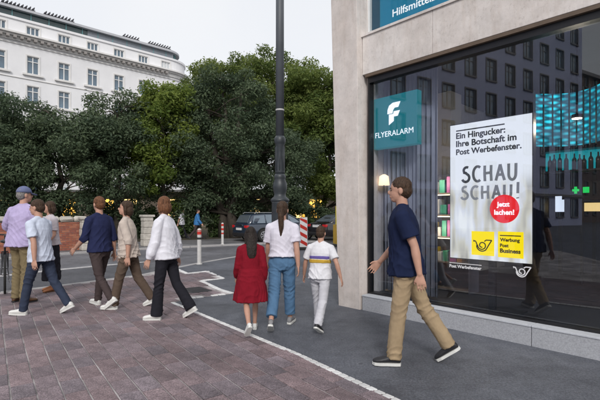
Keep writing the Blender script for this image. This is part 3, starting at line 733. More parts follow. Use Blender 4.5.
# ================================================================ buildings seen only as reflections in the glass
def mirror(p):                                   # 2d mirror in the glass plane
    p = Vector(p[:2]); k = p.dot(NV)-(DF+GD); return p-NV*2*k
def facade(name, label, A, B, height, storeys, bay, wallm, depth=10, z_first=1.2, win=(1.1, 1.9), ledges=True, out_hint=None, blank=()):
    A, B = Vector(A), Vector(B); d = B-A; L = d.length
    cen = (A+B)/2
    nrm = Vector((d.y, -d.x)).normalized()       # local -y is the outside
    if out_hint is not None and nrm.dot(Vector(out_hint)-cen) < 0: A, B = B, A; d = B-A
    ang = math.atan2(d.y, d.x); t = thing(name, label, 'building', (A.x, A.y, 0), ang)
    mb = MB(); mb.box(0, L, .25, depth, -.1, height); mb.build('core', mat('dark_core', (.03, .03, .035), .9), t)
    sh_ = height/storeys; nb = int(L//bay); m0 = (L-nb*bay)/2
    wb = MB()
    M_fr = mat('refl_window_frame', (.3, .28, .27), .6); M_wg = mat('refl_sky_tint_glass', (.3, .37, .46), .08, .5, .45, metal=.3); M_su = mat('refl_surround', (.2, .19, .2), .7)  # bluish base colour of the panes stands in for reflected sky
    zc = [0]
    # wall strips around openings
    ww, wh = win; zprev = -.1
    for s_ in range(storeys):
        z0 = s_*sh_+z_first
        wb.box(0, L, 0, .25, zprev, z0)
        for b in range(nb+1):
            xl = 0 if b == 0 else m0+(b-1)*bay+bay/2+ww/2
            xr = L if b == nb else m0+b*bay+bay/2-ww/2
            wb.box(xl, xr, 0, .25, z0, z0+wh)
        zprev = z0+wh
    wb.box(0, L, 0, .25, zprev, height); wb.build('wall', wallm, t)
    base = None
    for s_ in range(storeys):
        for b in range(nb):
            if (s_, b) in blank: continue
            cx_ = m0+b*bay+bay/2; z0 = s_*sh_+z_first
            if base is None:
                f_ = MB(); f_.box(-ww/2-.12, -ww/2, -.05, .1, -.12, wh+.12); f_.box(ww/2, ww/2+.12, -.05, .1, -.12, wh+.12); f_.box(-ww/2, ww/2, -.05, .1, wh, wh+.14); f_.box(-ww/2-.05, ww/2+.05, -.14, .1, -.16, 0)
                a_ = f_.build('window', M_su, t)
                f_ = MB()
                for x0_, x1_ in ((-ww/2, -ww/2+.06), (-.035, .035), (ww/2-.06, ww/2)): f_.box(x0_, x1_, .12, .17, 0, wh)
                f_.box(-ww/2+.06, -.035, .12, .17, wh*.68, wh*.68+.05); f_.box(.035, ww/2-.06, .12, .17, wh*.68, wh*.68+.05)
                b_ = f_.build('frame', M_fr, a_)
                f_ = MB(); f_.box(-ww/2, ww/2, .175, .19, 0, wh); c_ = f_.build('pane', M_wg, a_); base = (a_.data, b_.data, c_.data)
            else:
                a_ = link('window', base[0], t); link('frame', base[1], a_); link('pane', base[2], a_)
            a_.location = (cx_, 0, z0)
    if ledges:
        mb = MB(); mb.box(-.1, L+.1, -.45, -.001, height-.5, height+.05); mb.box(-.1, L+.1, -.2, -.001, sh_-.2, sh_+.1); mb.build('cornice', M_su, t)
    return t
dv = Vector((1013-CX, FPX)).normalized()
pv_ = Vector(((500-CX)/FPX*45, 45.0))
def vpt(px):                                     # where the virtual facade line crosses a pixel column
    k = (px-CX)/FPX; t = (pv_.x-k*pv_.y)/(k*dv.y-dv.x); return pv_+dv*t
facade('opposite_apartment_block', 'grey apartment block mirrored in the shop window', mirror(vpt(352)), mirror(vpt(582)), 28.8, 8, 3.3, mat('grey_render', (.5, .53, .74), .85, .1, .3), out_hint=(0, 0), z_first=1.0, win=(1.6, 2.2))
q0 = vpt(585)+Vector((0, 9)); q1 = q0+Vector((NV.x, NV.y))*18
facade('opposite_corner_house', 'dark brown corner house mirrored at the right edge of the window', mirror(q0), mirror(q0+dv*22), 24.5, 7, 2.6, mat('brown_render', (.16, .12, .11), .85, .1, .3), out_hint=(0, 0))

# ================================================================ HOTEL
hd = Vector((NV.x, NV.y))                        # along its facade, to the right
H0 = Vector(((33-CX)/FPX*55, 55.0))
hroot = thing('white_hotel', 'large white classical building with curved glass roof storey behind the trees', 'building', (H0.x, H0.y, 0), math.atan2(hd.y, hd.x))
M_hw = mat('hotel_white', (.76, .76, .78), .8, .06, .35, .05, 20, detail=8)
M_hs = mat('hotel_trim', (.7, .69, .68), .75, .08, 1)
M_hg = mat('hotel_glass', (.10, .15, .20), .12, .3, .6, spec=.8)
M_hf = mat('hotel_frame', (.72, .72, .72), .6, .05, 2)
L0, L1, HR = -42.0, 19.2, 3.9
def hz_(y): return CAM_H+(HZ-y)/FPX*55
z_att = hz_(22); z_c0 = hz_(43.5); z_c1 = hz_(37.5)
def plan(off, n=14, r=HR, back=22):              # outline of the block, offset outward
    pts = [(L0, -off), (L1, -off)]
    for k in range(1, n+1):
        a = -pi/2+pi/2*k/n*1.15
        pts.append((L1+(r+off)*cos(a), r+(r+off)*sin(a)))
    pts += [(L1+r*.9+off-2, back), (L0, back)]
    return pts
def slab(off, z0, z1, **k): return MB().prism(plan(off, **k), z0, z1)
# wall with real openings on the straight part
wins = []
for t in range(-9, 6):
    c = t*3.66
    wins.append((c, hz_(32), 1.45, 1.2, 3)); wins.append((c, hz_(65.5), 1.35, 2.3, 2)); wins.append((c, hz_(65.5)-3.9, 1.35, 2.3, 2))
    for k in range(2, 5): wins.append((c, hz_(65.5)-3.9*k, 1.35, 2.3, 2))
slab(-.35, -.1, z_att-.03).build('core', mat('hotel_core', (.2, .2, .2), .9), hroot)
wb = MB(); rows = sorted({(w_[1], w_[3], w_[2]) for w_ in wins}); zprev = -.1
ccs = sorted({w_[0] for w_ in wins})
for zc_, hh, ww in rows:
    wb.box(L0, L1, 0, .34, zprev, zc_-hh/2)
    xs = [L0]+[v for c in ccs for v in (c-ww/2, c+ww/2)]+[L1]
    for i in range(0, len(xs), 2): wb.box(xs[i], xs[i+1], 0, .34, zc_-hh/2, zc_+hh/2)
    zprev = zc_+hh/2
wb.box(L0, L1, 0, .34, zprev, z_att); wb.build('wall', M_hw, hroot)
# curved corner wall
cp = plan(0)[1:-2]; ci = plan(-.34)[1:-2]
mb = MB(); mb.prism(cp+ci[::-1], -.1, z_att-.002); mb.build('corner_wall', M_hw, hroot, smooth=False)
proto = {}
for c, zc_, ww, hh, np_ in wins:
    key = (ww, hh)
    if key not in proto:
        f_ = MB(); f_.box(-ww/2-.16, -ww/2, -.06, -.001, -hh/2-.05, hh/2+.18); f_.box(ww/2, ww/2+.16, -.06, -.001, -hh/2-.05, hh/2+.18); f_.box(-ww/2, ww/2, -.06, -.001, hh/2, hh/2+.18)
        if hh > 2: f_.box(-ww/2-.5, ww/2+.5, -.3, -.001, -hh/2-.28, -hh/2-.06)
        a_ = f_.build('window', M_hs, hroot)
        f_ = MB(); f_.box(-ww/2, -ww/2+.09, .1, .18, -hh/2, hh/2); f_.box(ww/2-.09, ww/2, .1, .18, -hh/2, hh/2); f_.box(-ww/2+.09, ww/2-.09, .1, .18, hh/2-.09, hh/2); f_.box(-ww/2+.09, ww/2-.09, .1, .18, -hh/2, -hh/2+.09)
        for k in range(1, np_):
            x_ = -ww/2+ww*k/np_; f_.box(x_-.06, x_+.06, .1, .17, -hh/2+.09, hh/2-.09)
        if hh > 2: f_.box(-ww/2+.09, ww/2-.09, .105, .165, hh*.18, hh*.18+.1)
        b_ = f_.build('frame', M_hf, a_); f_ = MB(); f_.box(-ww/2, ww/2, .185, .2, -hh/2, hh/2); p_ = f_.build('pane', M_hg, a_); proto[key] = (a_.data, b_.data, p_.data)
    else:
        a_ = link('window', proto[key][0], hroot); link('frame', proto[key][1], a_); link('pane', proto[key][2], a_)
    a_.location = (c, 0, zc_)
    if random.random() < .35:
        f_ = MB(); f_.box(-ww/2+.05, ww/2-.05, .17, .183, -hh/2+hh*random.choice((.1, .4, .6)), hh/2); f_.build('blind', mat('blind', (.55, .58, .6), .8), a_)
# cornices and ledges follow the curve
def band(off, z0, z1, m, name):
    o_ = plan(off)[:-2]; i_ = plan(.002)[:-2]
    mb = MB(); mb.prism(o_+i_[::-1], z0, z1); return mb.build(name, m, hroot)
band(.9, z_c1-.22, z_c1, M_hs, 'cornice'); band(.55, z_c1-.42, z_c1-.221, M_hs, 'cornice'); band(.25, z_c0-.15, z_c1-.421, M_hs, 'cornice')
mb = MB()
for k in range(int((L1-L0)/.75)):
    mb.box(L0+k*.75, L0+k*.75+.35, -.8, -.26, z_c0+.02, z_c1-.43)
o = mb.build('bracket_row', mat('bracket', (.3, .28, .27), .8), hroot)
band(.12, hz_(47.5), hz_(46.5), M_hs, 'string_course'); band(.1, hz_(65.5)-1.95, hz_(65.5)-1.85, M_hs, 'string_course'); band(.18, z_att-.25, z_att+.05, M_hw, 'parapet')
# glass roof storey
gz0, gz1 = z_att+.01, hz_(11.0)
slab(-1.3, z_att-.02, gz1, r=HR-.5).build('glass_storey', mat('roof_glass', (.03, .055, .06), .1, .5, .25, spec=.7), hroot)
mull = plan(-1.27, n=10)
mb = MB()
for k in range(30):
    xx = L0+k*2.1
    if xx < L1: mb.box(xx-.04, xx+.04, 1.21, 1.295, gz0, gz1)
for p_ in plan(-1.27, n=10, r=HR-.5)[2:-2]: mb.box(p_[0]-.05, p_[0]+.05, p_[1]-.05, p_[1]+.05, gz0, gz1)
mb.build('mullions', mat('mullion_teal', (.12, .3, .32), .4), hroot)
mb = MB(); mb.box(-8.5, -5.2, 1.25, 1.298, gz0+.1, gz1-.05); mb.build('amber_panel', mat('amber_panel', (.35, .3, .05), .4), hroot)
mb = MB(); mb.box(7, 20.2, 1.24, 1.297, gz0+.05, gz1-.05); mb.build('grey_panel', mat('grey_roof_panel', (.2, .22, .25), .5), hroot)
rf = slab(-.75, gz1+.001, gz1+.32, r=HR-.2).build('roof', mat('roof_metal', (.45, .46, .49), .5, .1, .5), hroot)
for x0_ in (-3.2, 1.6, 12.2, 16.2):
    mb = MB()
    for k in range(9 if x0_ != 12.2 else 6):
        xx = x0_+k*.42
        mb.add([(xx, 1.6, gz1+.9), (xx+.34, 1.6, gz1+1.25), (xx+.34, 2.2, gz1+1.25), (xx, 2.2, gz1+.9), (xx, 1.6, gz1+.82), (xx+.34, 1.6, gz1+1.0), (xx+.34, 2.2, gz1+1.0), (xx, 2.2, gz1+.82)], [(0, 1, 2, 3), (4, 7, 6, 5), (0, 4, 5, 1), (1, 5, 6, 2), (2, 6, 7, 3), (3, 7, 4, 0)])
    mb.box(x0_, x0_+(9 if x0_ != 12.2 else 6)*.42, 1.7, 2.1, gz1+.7, gz1+.84)
    mb.box(x0_+.3, x0_+.45, 1.8, 1.95, gz1+.32, gz1+.7); mb.box(x0_+2.0, x0_+2.15, 1.8, 1.95, gz1+.32, gz1+.7)
    mb.build('roof_louvre', mat('louvre', (.06, .06, .07), .6), rf)

# ================================================================ TREES
def leaf_mesh(name, clumps, n, size, m, up=.5, seed=1, flat=.7):
    rg = np.random.default_rng(seed)
    C = np.array([c[0] for c in clumps], np.float64); Rr = np.array([c[1] for c in clumps], np.float64)
    wgt = (Rr**2)/np.sum(Rr**2)
    idx = rg.choice(len(clumps), n, p=wgt)
    d = rg.normal(size=(n, 3)); d /= np.linalg.norm(d, axis=1)[:, None]
    rad = (.45+.6*rg.random(n)**.7)[:, None]*Rr[idx][:, None]
    pos = C[idx]+d*rad*np.array([1, 1, flat])
    pos += rg.normal(size=(n, 3))*.08
    nrm = d*.7+rg.normal(size=(n, 3))*.6+np.array([0, 0, up]); nrm /= np.linalg.norm(nrm, axis=1)[:, None]
    t = np.cross(nrm, rg.normal(size=(n, 3))); t /= np.linalg.norm(t, axis=1)[:, None]
    b = np.cross(nrm, t)
    s = size*(.6+.8*rg.random(n))[:, None]
    v = np.stack([pos-t*s, pos+b*s*.42+nrm*s*.12, pos+t*s, pos-b*s*.42+nrm*s*.12], 1).reshape(-1, 3)
    me = bpy.data.meshes.new(name); me.vertices.add(4*n); me.vertices.foreach_set('co', v.astype(np.float32).ravel())
    me.loops.add(4*n); me.loops.foreach_set('vertex_index', np.arange(4*n, dtype=np.int32))
    me.polygons.add(n); me.polygons.foreach_set('loop_start', np.arange(0, 4*n, 4, dtype=np.int32)); me.polygons.foreach_set('loop_total', np.full(n, 4, np.int32))
    at = me.attributes.new('rnd', 'FLOAT', 'FACE')
    cl = rg.random(len(clumps))[idx]; rg.shuffle(cl) if False else None
    at.data.foreach_set('value', np.clip(.55*rg.random(n)+.45*cl, 0, 1).astype(np.float32))
    me.update(); me.validate(); me.materials.append(m); return me
M_bark = mat('bark', (.06, .05, .04), .95, .3, 12, .6, 30)
def tree(name, label, base, crown, n, size, m, trunk_r=.22, trunk_h=2.5, nclump=70, cr=(.7, 1.3), seed=1, group=None, flat=.65, stems=1):
    """crown: list of (cx,cy,cz,rx,ry,rz) relative to base"""
    rg = np.random.default_rng(seed); t = thing(name, label, 'tree', base, 0, group)
    cl = []; vol = np.array([c[3]*c[4]*c[5] for c in crown])**.67; vol /= vol.sum()
    while len(cl) < nclump:
        c = crown[rg.choice(len(crown), p=vol)]
        d = rg.normal(size=3); d /= np.linalg.norm(d); q = rg.uniform(.35, 1.0)**.5
        p = np.array(c[:3])+d*q*np.array(c[3:])
        if p[2] < 1.1: continue
        cl.append((p, rg.uniform(*cr)))
    link('crown', leaf_mesh('crown', cl, n, size, m, seed=seed, flat=flat), t)
    mb = MB(); top = max(c[2]+c[5]*.4 for c in crown); cx0 = np.mean([c[0] for c in crown]); cy0 = np.mean([c[1] for c in crown])
    sp = []
    for s_ in range(stems):
        ox, oy = (rg.normal()*.35, rg.normal()*.35) if stems > 1 else (0, 0)
        pts = [Vector((ox, oy, -.1))]; k = 6
        for i in range(1, k+1):
            u_ = i/k; pts.append(Vector((ox+cx0*u_+rg.normal()*.12+ox*u_*2, oy+cy0*u_+rg.normal()*.12+oy*u_*2, top*u_)))
        rr = [trunk_r*(1.25 if i == 0 else 1-.8*i/k) for i in range(k+1)]
        mb.tube(pts, rr, 9); sp.append((pts, rr))
    for i in range(0, len(cl), 2):
        p = Vector(cl[i][0]); pts, rr = sp[i % stems]
        k = min(range(1, len(pts)), key=lambda j: abs(pts[j].z-max(trunk_h*.7, p.z-.35*(Vector((p.x, p.y))-Vector((pts[j].x, pts[j].y))).length)))
        a = pts[k]; mid = a.lerp(p, .5)+Vector((rg.normal()*.15, rg.normal()*.15, .2))
        mb.tube([a, mid, p], [rr[k]*.45+.015, .035, .012], 5)
    mb.build('trunk', M_bark, t, smooth=True, recalc=False)
    return t
LD = leafmat('leaf_dark', (.036, .062, .038), (.14, .185, .1), .35)
LM = leafmat('leaf_mid', (.065, .11, .03), (.25, .3, .085), .5)
LL = leafmat('leaf_light', (.075, .13, .025), (.26, .32, .07), .5)
LB = leafmat('leaf_bush', (.025, .05, .02), (.10, .15, .05), .3)
def base(px, d): return Vector(((px-CX)/FPX*d, d, -.03))
def hgt(py, d): return CAM_H+(HZ-py)/FPX*d
GT = 'park trees across the road'
# left dark group
tree('evergreen_tree', 'dark evergreen tree at the left edge of the park', base(-8, 21), [(0, 0, 3.8, 3.0, 2.4, 2.7), (1.0, 0, 5.4, 1.9, 1.8, 2.0)], 40000, .085, LD, seed=11, group=GT, nclump=95, cr=(.45, .85))
tree('evergreen_tree', 'dark evergreen tree behind the brick wall below the hotel', base(58, 22), [(0, 0, 3.7, 3.1, 2.5, 2.6), (-1.2, 0, 5.4, 1.7, 1.8, 1.9), (1.6, 0, 4.8, 1.7, 1.8, 1.7)], 42000, .085, LD, seed=12, group=GT, nclump=100, cr=(.45, .85))
tree('evergreen_tree', 'dark evergreen tree left of the yellow-green tree', base(116, 23), [(0, 0, 4.0, 2.5, 2.3, 2.9), (.1, 0, 5.9, 1.7, 1.7, 2.2)], 40000, .085, LD, seed=13, group=GT, nclump=95, cr=(.45, .85))
# lighter trees behind
tree('plane_tree', 'yellow-green tree in front of the hotel corner', base(164, 23.6), [(-.1, 0, 5.2, 1.9, 1.6, 3.7), (.2, 0, 7.0, 1.45, 1.4, 2.1)], 26000, .10, LL, seed=14, group=GT, nclump=75, cr=(.4, .75), trunk_r=.16)
tree('plane_tree', 'tall light green tree rising above the dark round tree', base(243, 31), [(-1.2, 0, 8.0, 2.6, 2.5, 5.4), (1.8, 0, 8.6, 3.4, 2.5, 5.2), (-3.0, 0, 9.9, 1.1, 1.2, 3.2), (.4, 0, 10.5, 3.2, 2.2, 2.6), (4.2, 0, 8.6, 2.4, 2.2, 4.0)], 72000, .115, LM, seed=15, group=GT, nclump=210, cr=(.5, 1.0))
tree('plane_tree', 'light green tree right of the lamp post', base(322, 30), [(1.4, 0, 6.6, 3.9, 2.6, 5.6), (-.8, 0, 7.8, 2.7, 2.4, 4.2), (2.2, 0, 8.2, 2.2, 2.2, 3.6)], 70000, .12, leafmat('leaf_light2', (.06, .11, .03), (.22, .27, .07), .5), seed=16, group=GT, nclump=210, cr=(.5, 1.0))
# big dark round tree
tree('yew_tree', 'large dark round tree filling the centre behind the lamp post', base(232, 25), [(0, 0, 4.9, 4.4, 3.4, 4.1), (.1, 0, 7.6, 2.9, 2.5, 2.4), (2.3, 0, 4.3, 3.0, 2.6, 2.9), (-2.7, 0, 3.6, 2.0, 2.2, 2.4)], 92000, .085, LD, trunk_r=.3, seed=17, nclump=235, cr=(.45, .9), group=GT, stems=3)
# bushes
def bush(label, px, d, w_, h_, n, seed, m=LB, sz=.08):
    rg = np.random.default_rng(seed); cl = []
    while len(cl) < 24:
        p = rg.uniform(-1, 1, 3)*np.array([w_/2, .7, h_/2])*.85+np.array([0, 0, h_/2+.05]); cl.append((p, rg.uniform(.25, .45)))
    t = thing('bush', label, 'bush', base(px, d)+Vector((0, 0, .03)), 0, 'bushes at the park edge')
    link('foliage', leaf_mesh('foliage', cl, n, sz, m, seed=seed, flat=.9), t)
    mb = MB()
    for c in cl[::2]: mb.tube([(c[0][0]*.2, c[0][1]*.2, -.08), tuple(c[0])], [.025, .008], 5)
    mb.build('stems', M_bark, t)
bush('broad green bush behind the estate car', 226, 25.5, 3.2, 2.5, 11000, 31)
bush('low dark bush left of the blue-clad passer-by', 170, 24.5, 3.0, 1.9, 9000, 32)
bush('dark bush behind the dark saloon car', 322, 29, 4.0, 1.9, 9000, 33, LD)
bush('bush behind the lamp post and between the two cars', 285, 28, 3.8, 2.1, 9000, 34)
bush('low dark bush behind the walkers in beige', 120, 24, 3.6, 1.5, 9000, 35, LD)
bush('low bush right behind the brick wall', 70, 21, 3.5, 1.45, 8000, 36, LD)
bush('low bush behind the wall at the left edge', 15, 20.5, 4.2, 1.5, 8000, 37, LD)

# ---------------------------------------------------------------- made-up pavilion, its lit windows added for the yellow glow behind the trees
pvn = thing('glow_pavilion', 'made-up low pavilion, lit windows added for the yellow glow behind the trees', 'building', base(170, 44), 0)
mb = MB(); mb.box(-25, 21, 0, 7, -.1, 3.6); mb.build('wall', mat('pavilion_wall', (.2, .17, .13), .8), pvn)
mb = MB(); mb.box(-25.6, 21.6, -1.2, 7.4, 3.61, 3.85); mb.build('roof', mat('pavilion_roof', (.1, .1, .1), .7), pvn)
for k in range(21):
    xx = -24.2+k*2.15
    mb = MB(); mb.box(xx, xx+1.5, -.06, -.001, .9, 3.0); fr_ = mb.build('window', mat('pavilion_frame', (.1, .08, .06), .6), pvn)
    if k % 3 != 1:
        mb = MB(); mb.box(xx+.08, xx+.71, -.075, -.061, .98, 2.92); mb.box(xx+.79, xx+1.42, -.075, -.061, .98, 2.92); mb.build('pane', emit('glow_window_%d' % (k % 2), ((1, .55, .1), (1, .68, .25))[k % 2], 1.5), fr_)

# ---------------------------------------------------------------- brick wall, piers
wr0 = G(-70, 257, -.03); wr1 = G(79.5, 249.8, -.03); dvv = wr1-wr0; wl_len = Vector((dvv.x, dvv.y)).length
bwl = thing('brick_wall', 'low red brick wall with rough stone coping and painted ring', 'wall', (wr0.x, wr0.y, -.03), math.atan2(dvv.y, dvv.x))
WH = 1.12
mb = MB(); mb.box(0, wl_len, .012, .36, 0, WH); mb.build('mortar_core', mat('mortar', (.3, .27, .25), .9, .2, 8), bwl)
bm_ = [MB() for _ in range(3)]
for r_ in range(14):
    xx = -(.125 if r_ % 2 else 0)
    while xx < wl_len:
        a = max(0, xx); b = min(wl_len, xx+.24)
        if b-a > .04: bm_[random.randrange(3)].box(a, b, random.uniform(-.004, .004), .03, r_*.08+.004, r_*.08+.072)
        xx += .252
for i, m_ in enumerate(bm_):
    o = m_.build('brick_courses', mat('brick_%d' % i, ((.3, .10, .06), (.36, .14, .085), (.25, .085, .06))[i], .85, .25, 14, .3, 60), bwl); o['kind'] = 'stuff'
xx = -.02
while xx < wl_len:
    l_ = random.uniform(.35, .6); mb = MB()
    rg = random.Random(int(xx*100)); rings = []
    for u_, k_ in ((0, .8), (.15, 1), (.85, 1), (1, .8)):
        rings.append([Vector((xx+.01+u_*(l_-.02), .17+(.24*k_)*cos(a_)+rg.uniform(-.02, .02), WH+.002+max(0, .13*k_*(sin(a_)+.75)+rg.uniform(-.02, .02)))) for a_ in [2*pi*q/10 for q in range(10)]])
    mb.loft(rings); mb.build('coping_stone', mat('coping', (.42, .39, .35), .9, .25, 7, .6, 25, objvar=.15), bwl); xx += l_
# graffiti ring
xg = wl_len-1.05
strokes([[(xg+.3*cos(a_), .62+.3*sin(a_)) for a_ in [R(t) for t in range(20, 350, 15)]], [(xg-.22, .6), (xg+.2, .66)]], .025, mat('spray_paint', (.06, .05, .06), .7), bwl, 'painted_ring', -.008)
def pier(label, px, py, w_, h_):
    b_ = G(px, py, -.03); t = thing('stone_pier', label, 'pier', (b_.x, b_.y, -.03), math.atan2(dvv.y, dvv.x), 'stone piers along the park')
    zz = 0; k = 0
    while zz < h_-.05:
        hh = min(.28, h_-zz); mb = MB(); e = random.uniform(-.015, .015); mb.box(-w_/2+e, w_/2+e, -.2, .3, zz, zz+hh-.008); mb.build('stone_block', mat('pier_stone', (.44, .41, .37), .9, .25, 6, .6, 22, objvar=.12), t, bevel=.025); zz += hh
    mb = MB(); mb.box(-w_/2-.05, w_/2+.05, -.25, .35, zz, zz+.1); mb.build('cap', mat('pier_stone', (.44, .41, .37)), t, bevel=.02)
pier('pale stone pier at the end of the brick wall', 88.5, 250, .56, 1.22)
pier('pale stone pier behind the walker in the white blouse', 147.5, 246, .42, 1.3)

# ================================================================ STREET FURNITURE
lpz = 11.0; lb_ = base(279.9, lpz)
lamp = thing('lamp_post', 'tall dark grey ornate lamp post with urn-shaped base', 'lamp post', (lb_.x, lb_.y, 0))
M_lamp = mat('lamp_iron', (.035, .042, .05), .45, .2, 10, .15, 60, spec=.5)
M_pole = mat('lamp_pole', (.085, .095, .11), .5, .12, 3, .05, 60)
k = lpz/FPX
zy = lambda y: CAM_H+(HZ-y)*k
mb = MB(); mb.lathe([(.27, 0), (.27, .12), (.235, .18), (.225, .22), (.215, zy(203)), (.225, zy(202))], 24); mb.build('base_shaft', M_lamp, lamp, smooth=True, bevel=.0)
mb = MB(); mb.lathe([(.225, zy(202)), (.25, zy(200.5)), (.235, zy(199)), (.16, zy(196.5)), (.15, zy(194)), (.175, zy(191)), (.19, zy(187)), (.18, zy(183)), (.14, zy(179.5)), (.15, zy(178.5)), (.152, zy(176)), (.125, zy(174))], 24); mb.build('urn', M_lamp, lamp, smooth=True)
mb = MB(); mb.lathe([(.124, zy(174)), (.127, zy(172)), (.118, zy(145)), (.135, zy(143.5)), (.15, zy(142)), (.15, zy(139)), (.135, zy(137.5)), (.108, zy(136))], 24); mb.build('lower_shaft', M_lamp, lamp, smooth=True)
for kk in range(8):
    a_ = 2*pi*kk/8
    mb = MB(); mb.tube([(.124*cos(a_), .124*sin(a_), zy(171)), (.117*cos(a_), .117*sin(a_), zy(147))], .011, 6); mb.build('flute', M_lamp, lamp, smooth=True)
mb = MB(); mb.lathe([(.108, zy(136)), (.105, 9.5)], 24); mb.build('pole', M_pole, lamp, smooth=True)
mb = MB(); mb.lathe([(.109, zy(111)), (.113, zy(110.8)), (.113, zy(109.6)), (.109, zy(109.4))], 24); mb.build('clamp_ring', mat('clamp', (.5, .5, .5), .4), lamp, smooth=True)
mb = MB(); mb.tube([(0, 0, 9.4), (.0, -.3, 9.8), (0, -1.2, 9.9)], .05, 8); mb.lathe([(.05, 9.86), (.25, 9.82), (.28, 9.72), (.05, 9.7)][::-1], 16, (0, -1.3)); mb.build('lantern_arm', M_lamp, lamp, smooth=True)
mb = MB(); mb.box(-.05, .05, -.232, -.21, .75, 1.0); mb.build('service_door', M_lamp, lamp)

M_red = mat('red_reflector', (.5, .03, .02), .4, .1, 20); M_bol = mat('bollard_white', (.55, .54, .53), .6, .1, 12); M_blk = mat('black_band', (.03, .03, .03), .5)
def bollard(label, px, py, z, bands, r=.058):
    p = G(px, py, z); t = thing('bollard', label, 'bollard', (p.x, p.y, z), 0, 'bollards along the road')
    mb = MB(); mb.lathe([(r*1.5, 0), (r*1.5, .015), (r, .02), (r, .97), (r*.8, 1.0), (r*.3, 1.015)], 16); mb.build('post', M_bol, t, smooth=False)
    for z0, z1, m in bands:
        mb = MB(); mb.lathe([(r*1.04, z0), (r*1.04, z1)], 16); mb.build('band', m, t)
bollard('white bollard with red and black bands at the near kerb', 199.3, 264.2, 0, [(.84, .93, M_red), (.70, .76, M_blk), (.945, .965, M_red)])
bollard('red and white striped bollard beside the parked estate car', 222.5, 244.3, -.022, [(.86, .96, M_red), (.66, .76, M_red), (.48, .55, M_red)])

# chevron beacon
p = G(303.6, 249.5); t = thing('chevron_beacon', 'red and white chevron beacon board on the kerb', 'road sign', (p.x, p.y, 0), R(3))
mb = MB(); mb.box(-.15, .15, -.012, .012, .1, 1.28); mb.build('board', mat('beacon_white', (.72, .72, .72), .5, .05, 8), t)
Mx = Matrix(((1, 0, 0, 0), (0, 0, 1, 0), (0, 1, 0, 0), (0, 0, 0, 1)))
for kk in range(4):
    z0 = .14+kk*.3
    if kk == 0: pl_ = [(-.14, .12), (.0, .12), (.14, .26), (.14, .40)]
    pl_ = [(.14, z0), (.14, z0+.14), (-.02, min(1.26, z0+.29)), (-.14, min(1.26, z0+.26)), (-.14, z0+.2), (-.06, z0+.15)]
    pl_ = [(.14, z0-.02), (.14, z0+.12), (-.14, min(1.265, z0+.28)), (-.14, z0+.14)]
    mb = MB(); mb.prism(pl_, -.016, -.0125, Mx); mb.build('red_stripe', M_red, t)
mb = MB(); mb.box(-.2, .2, -.35, .35, 0, .1); mb.build('foot', mat('rubber', (.03, .03, .03), .9), t, bevel=.02)
mb = MB(); mb.lathe([(.05, 1.285), (.055, 1.3), (.05, 1.38), (.02, 1.4)], 12); mb.build('lamp', emit('amber', (1, .5, .05), .3), t, smooth=True)
p = G(335.2, 246.5); t = thing('yellow_marker_post', 'narrow yellow marker post beside the stone pillar', 'post', (p.x, p.y, 0), R(-65))
mb = MB(); mb.box(-.16, .16, -.012, .012, .12, .95); mb.build('board', mat('marker_yellow', (.6, .38, .06), .5, .1, 8), t)
mb = MB(); mb.lathe([(.022, .1), (.022, 1.75)], 10); mb.build('pole', mat('yellow_pole', (.6, .5, .05), .5), t, loc=(0, .04, 0))
mb = MB(); mb.box(-.2, .2, -.2, .3, 0, .1); mb.build('foot', mat('rubber', (.03, .03, .03)), t, bevel=.02)

# drain grate
p = G(196, 290.8); gr = thing('drain_grate', 'black iron drain grate in the paving', 'grate', (p.x, p.y, .006), pang)
mb = MB(); w_, h_ = .27, .2
mb.box(-w_, w_, -h_, -h_+.035, 0, .016); mb.box(-w_, w_, h_-.035, h_, 0, .016); mb.box(-w_, -w_+.035, -h_+.035, h_-.035, 0, .016); mb.box(w_-.035, w_, -h_+.035, h_-.035, 0, .016); mb.build('frame', mat('cast_iron', (.05, .05, .055), .55, .2, 20), gr)
mb = MB(); mb.box(-w_+.035, w_-.035, -h_+.035, h_-.035, 0, .004); mb.build('pit_shade_sheet', mat('pit_black', (.004, .004, .004), .9), gr)  # flat black sheet paints the darkness of the pit between the bars
for kk in range(9):
    mb = MB(); xx = -w_+.075+kk*(2*w_-.15)/8; mb.box(xx-.012, xx+.012, -h_+.036, h_-.036, .004, .014); mb.build('bar', MATS['cast_iron'], gr)

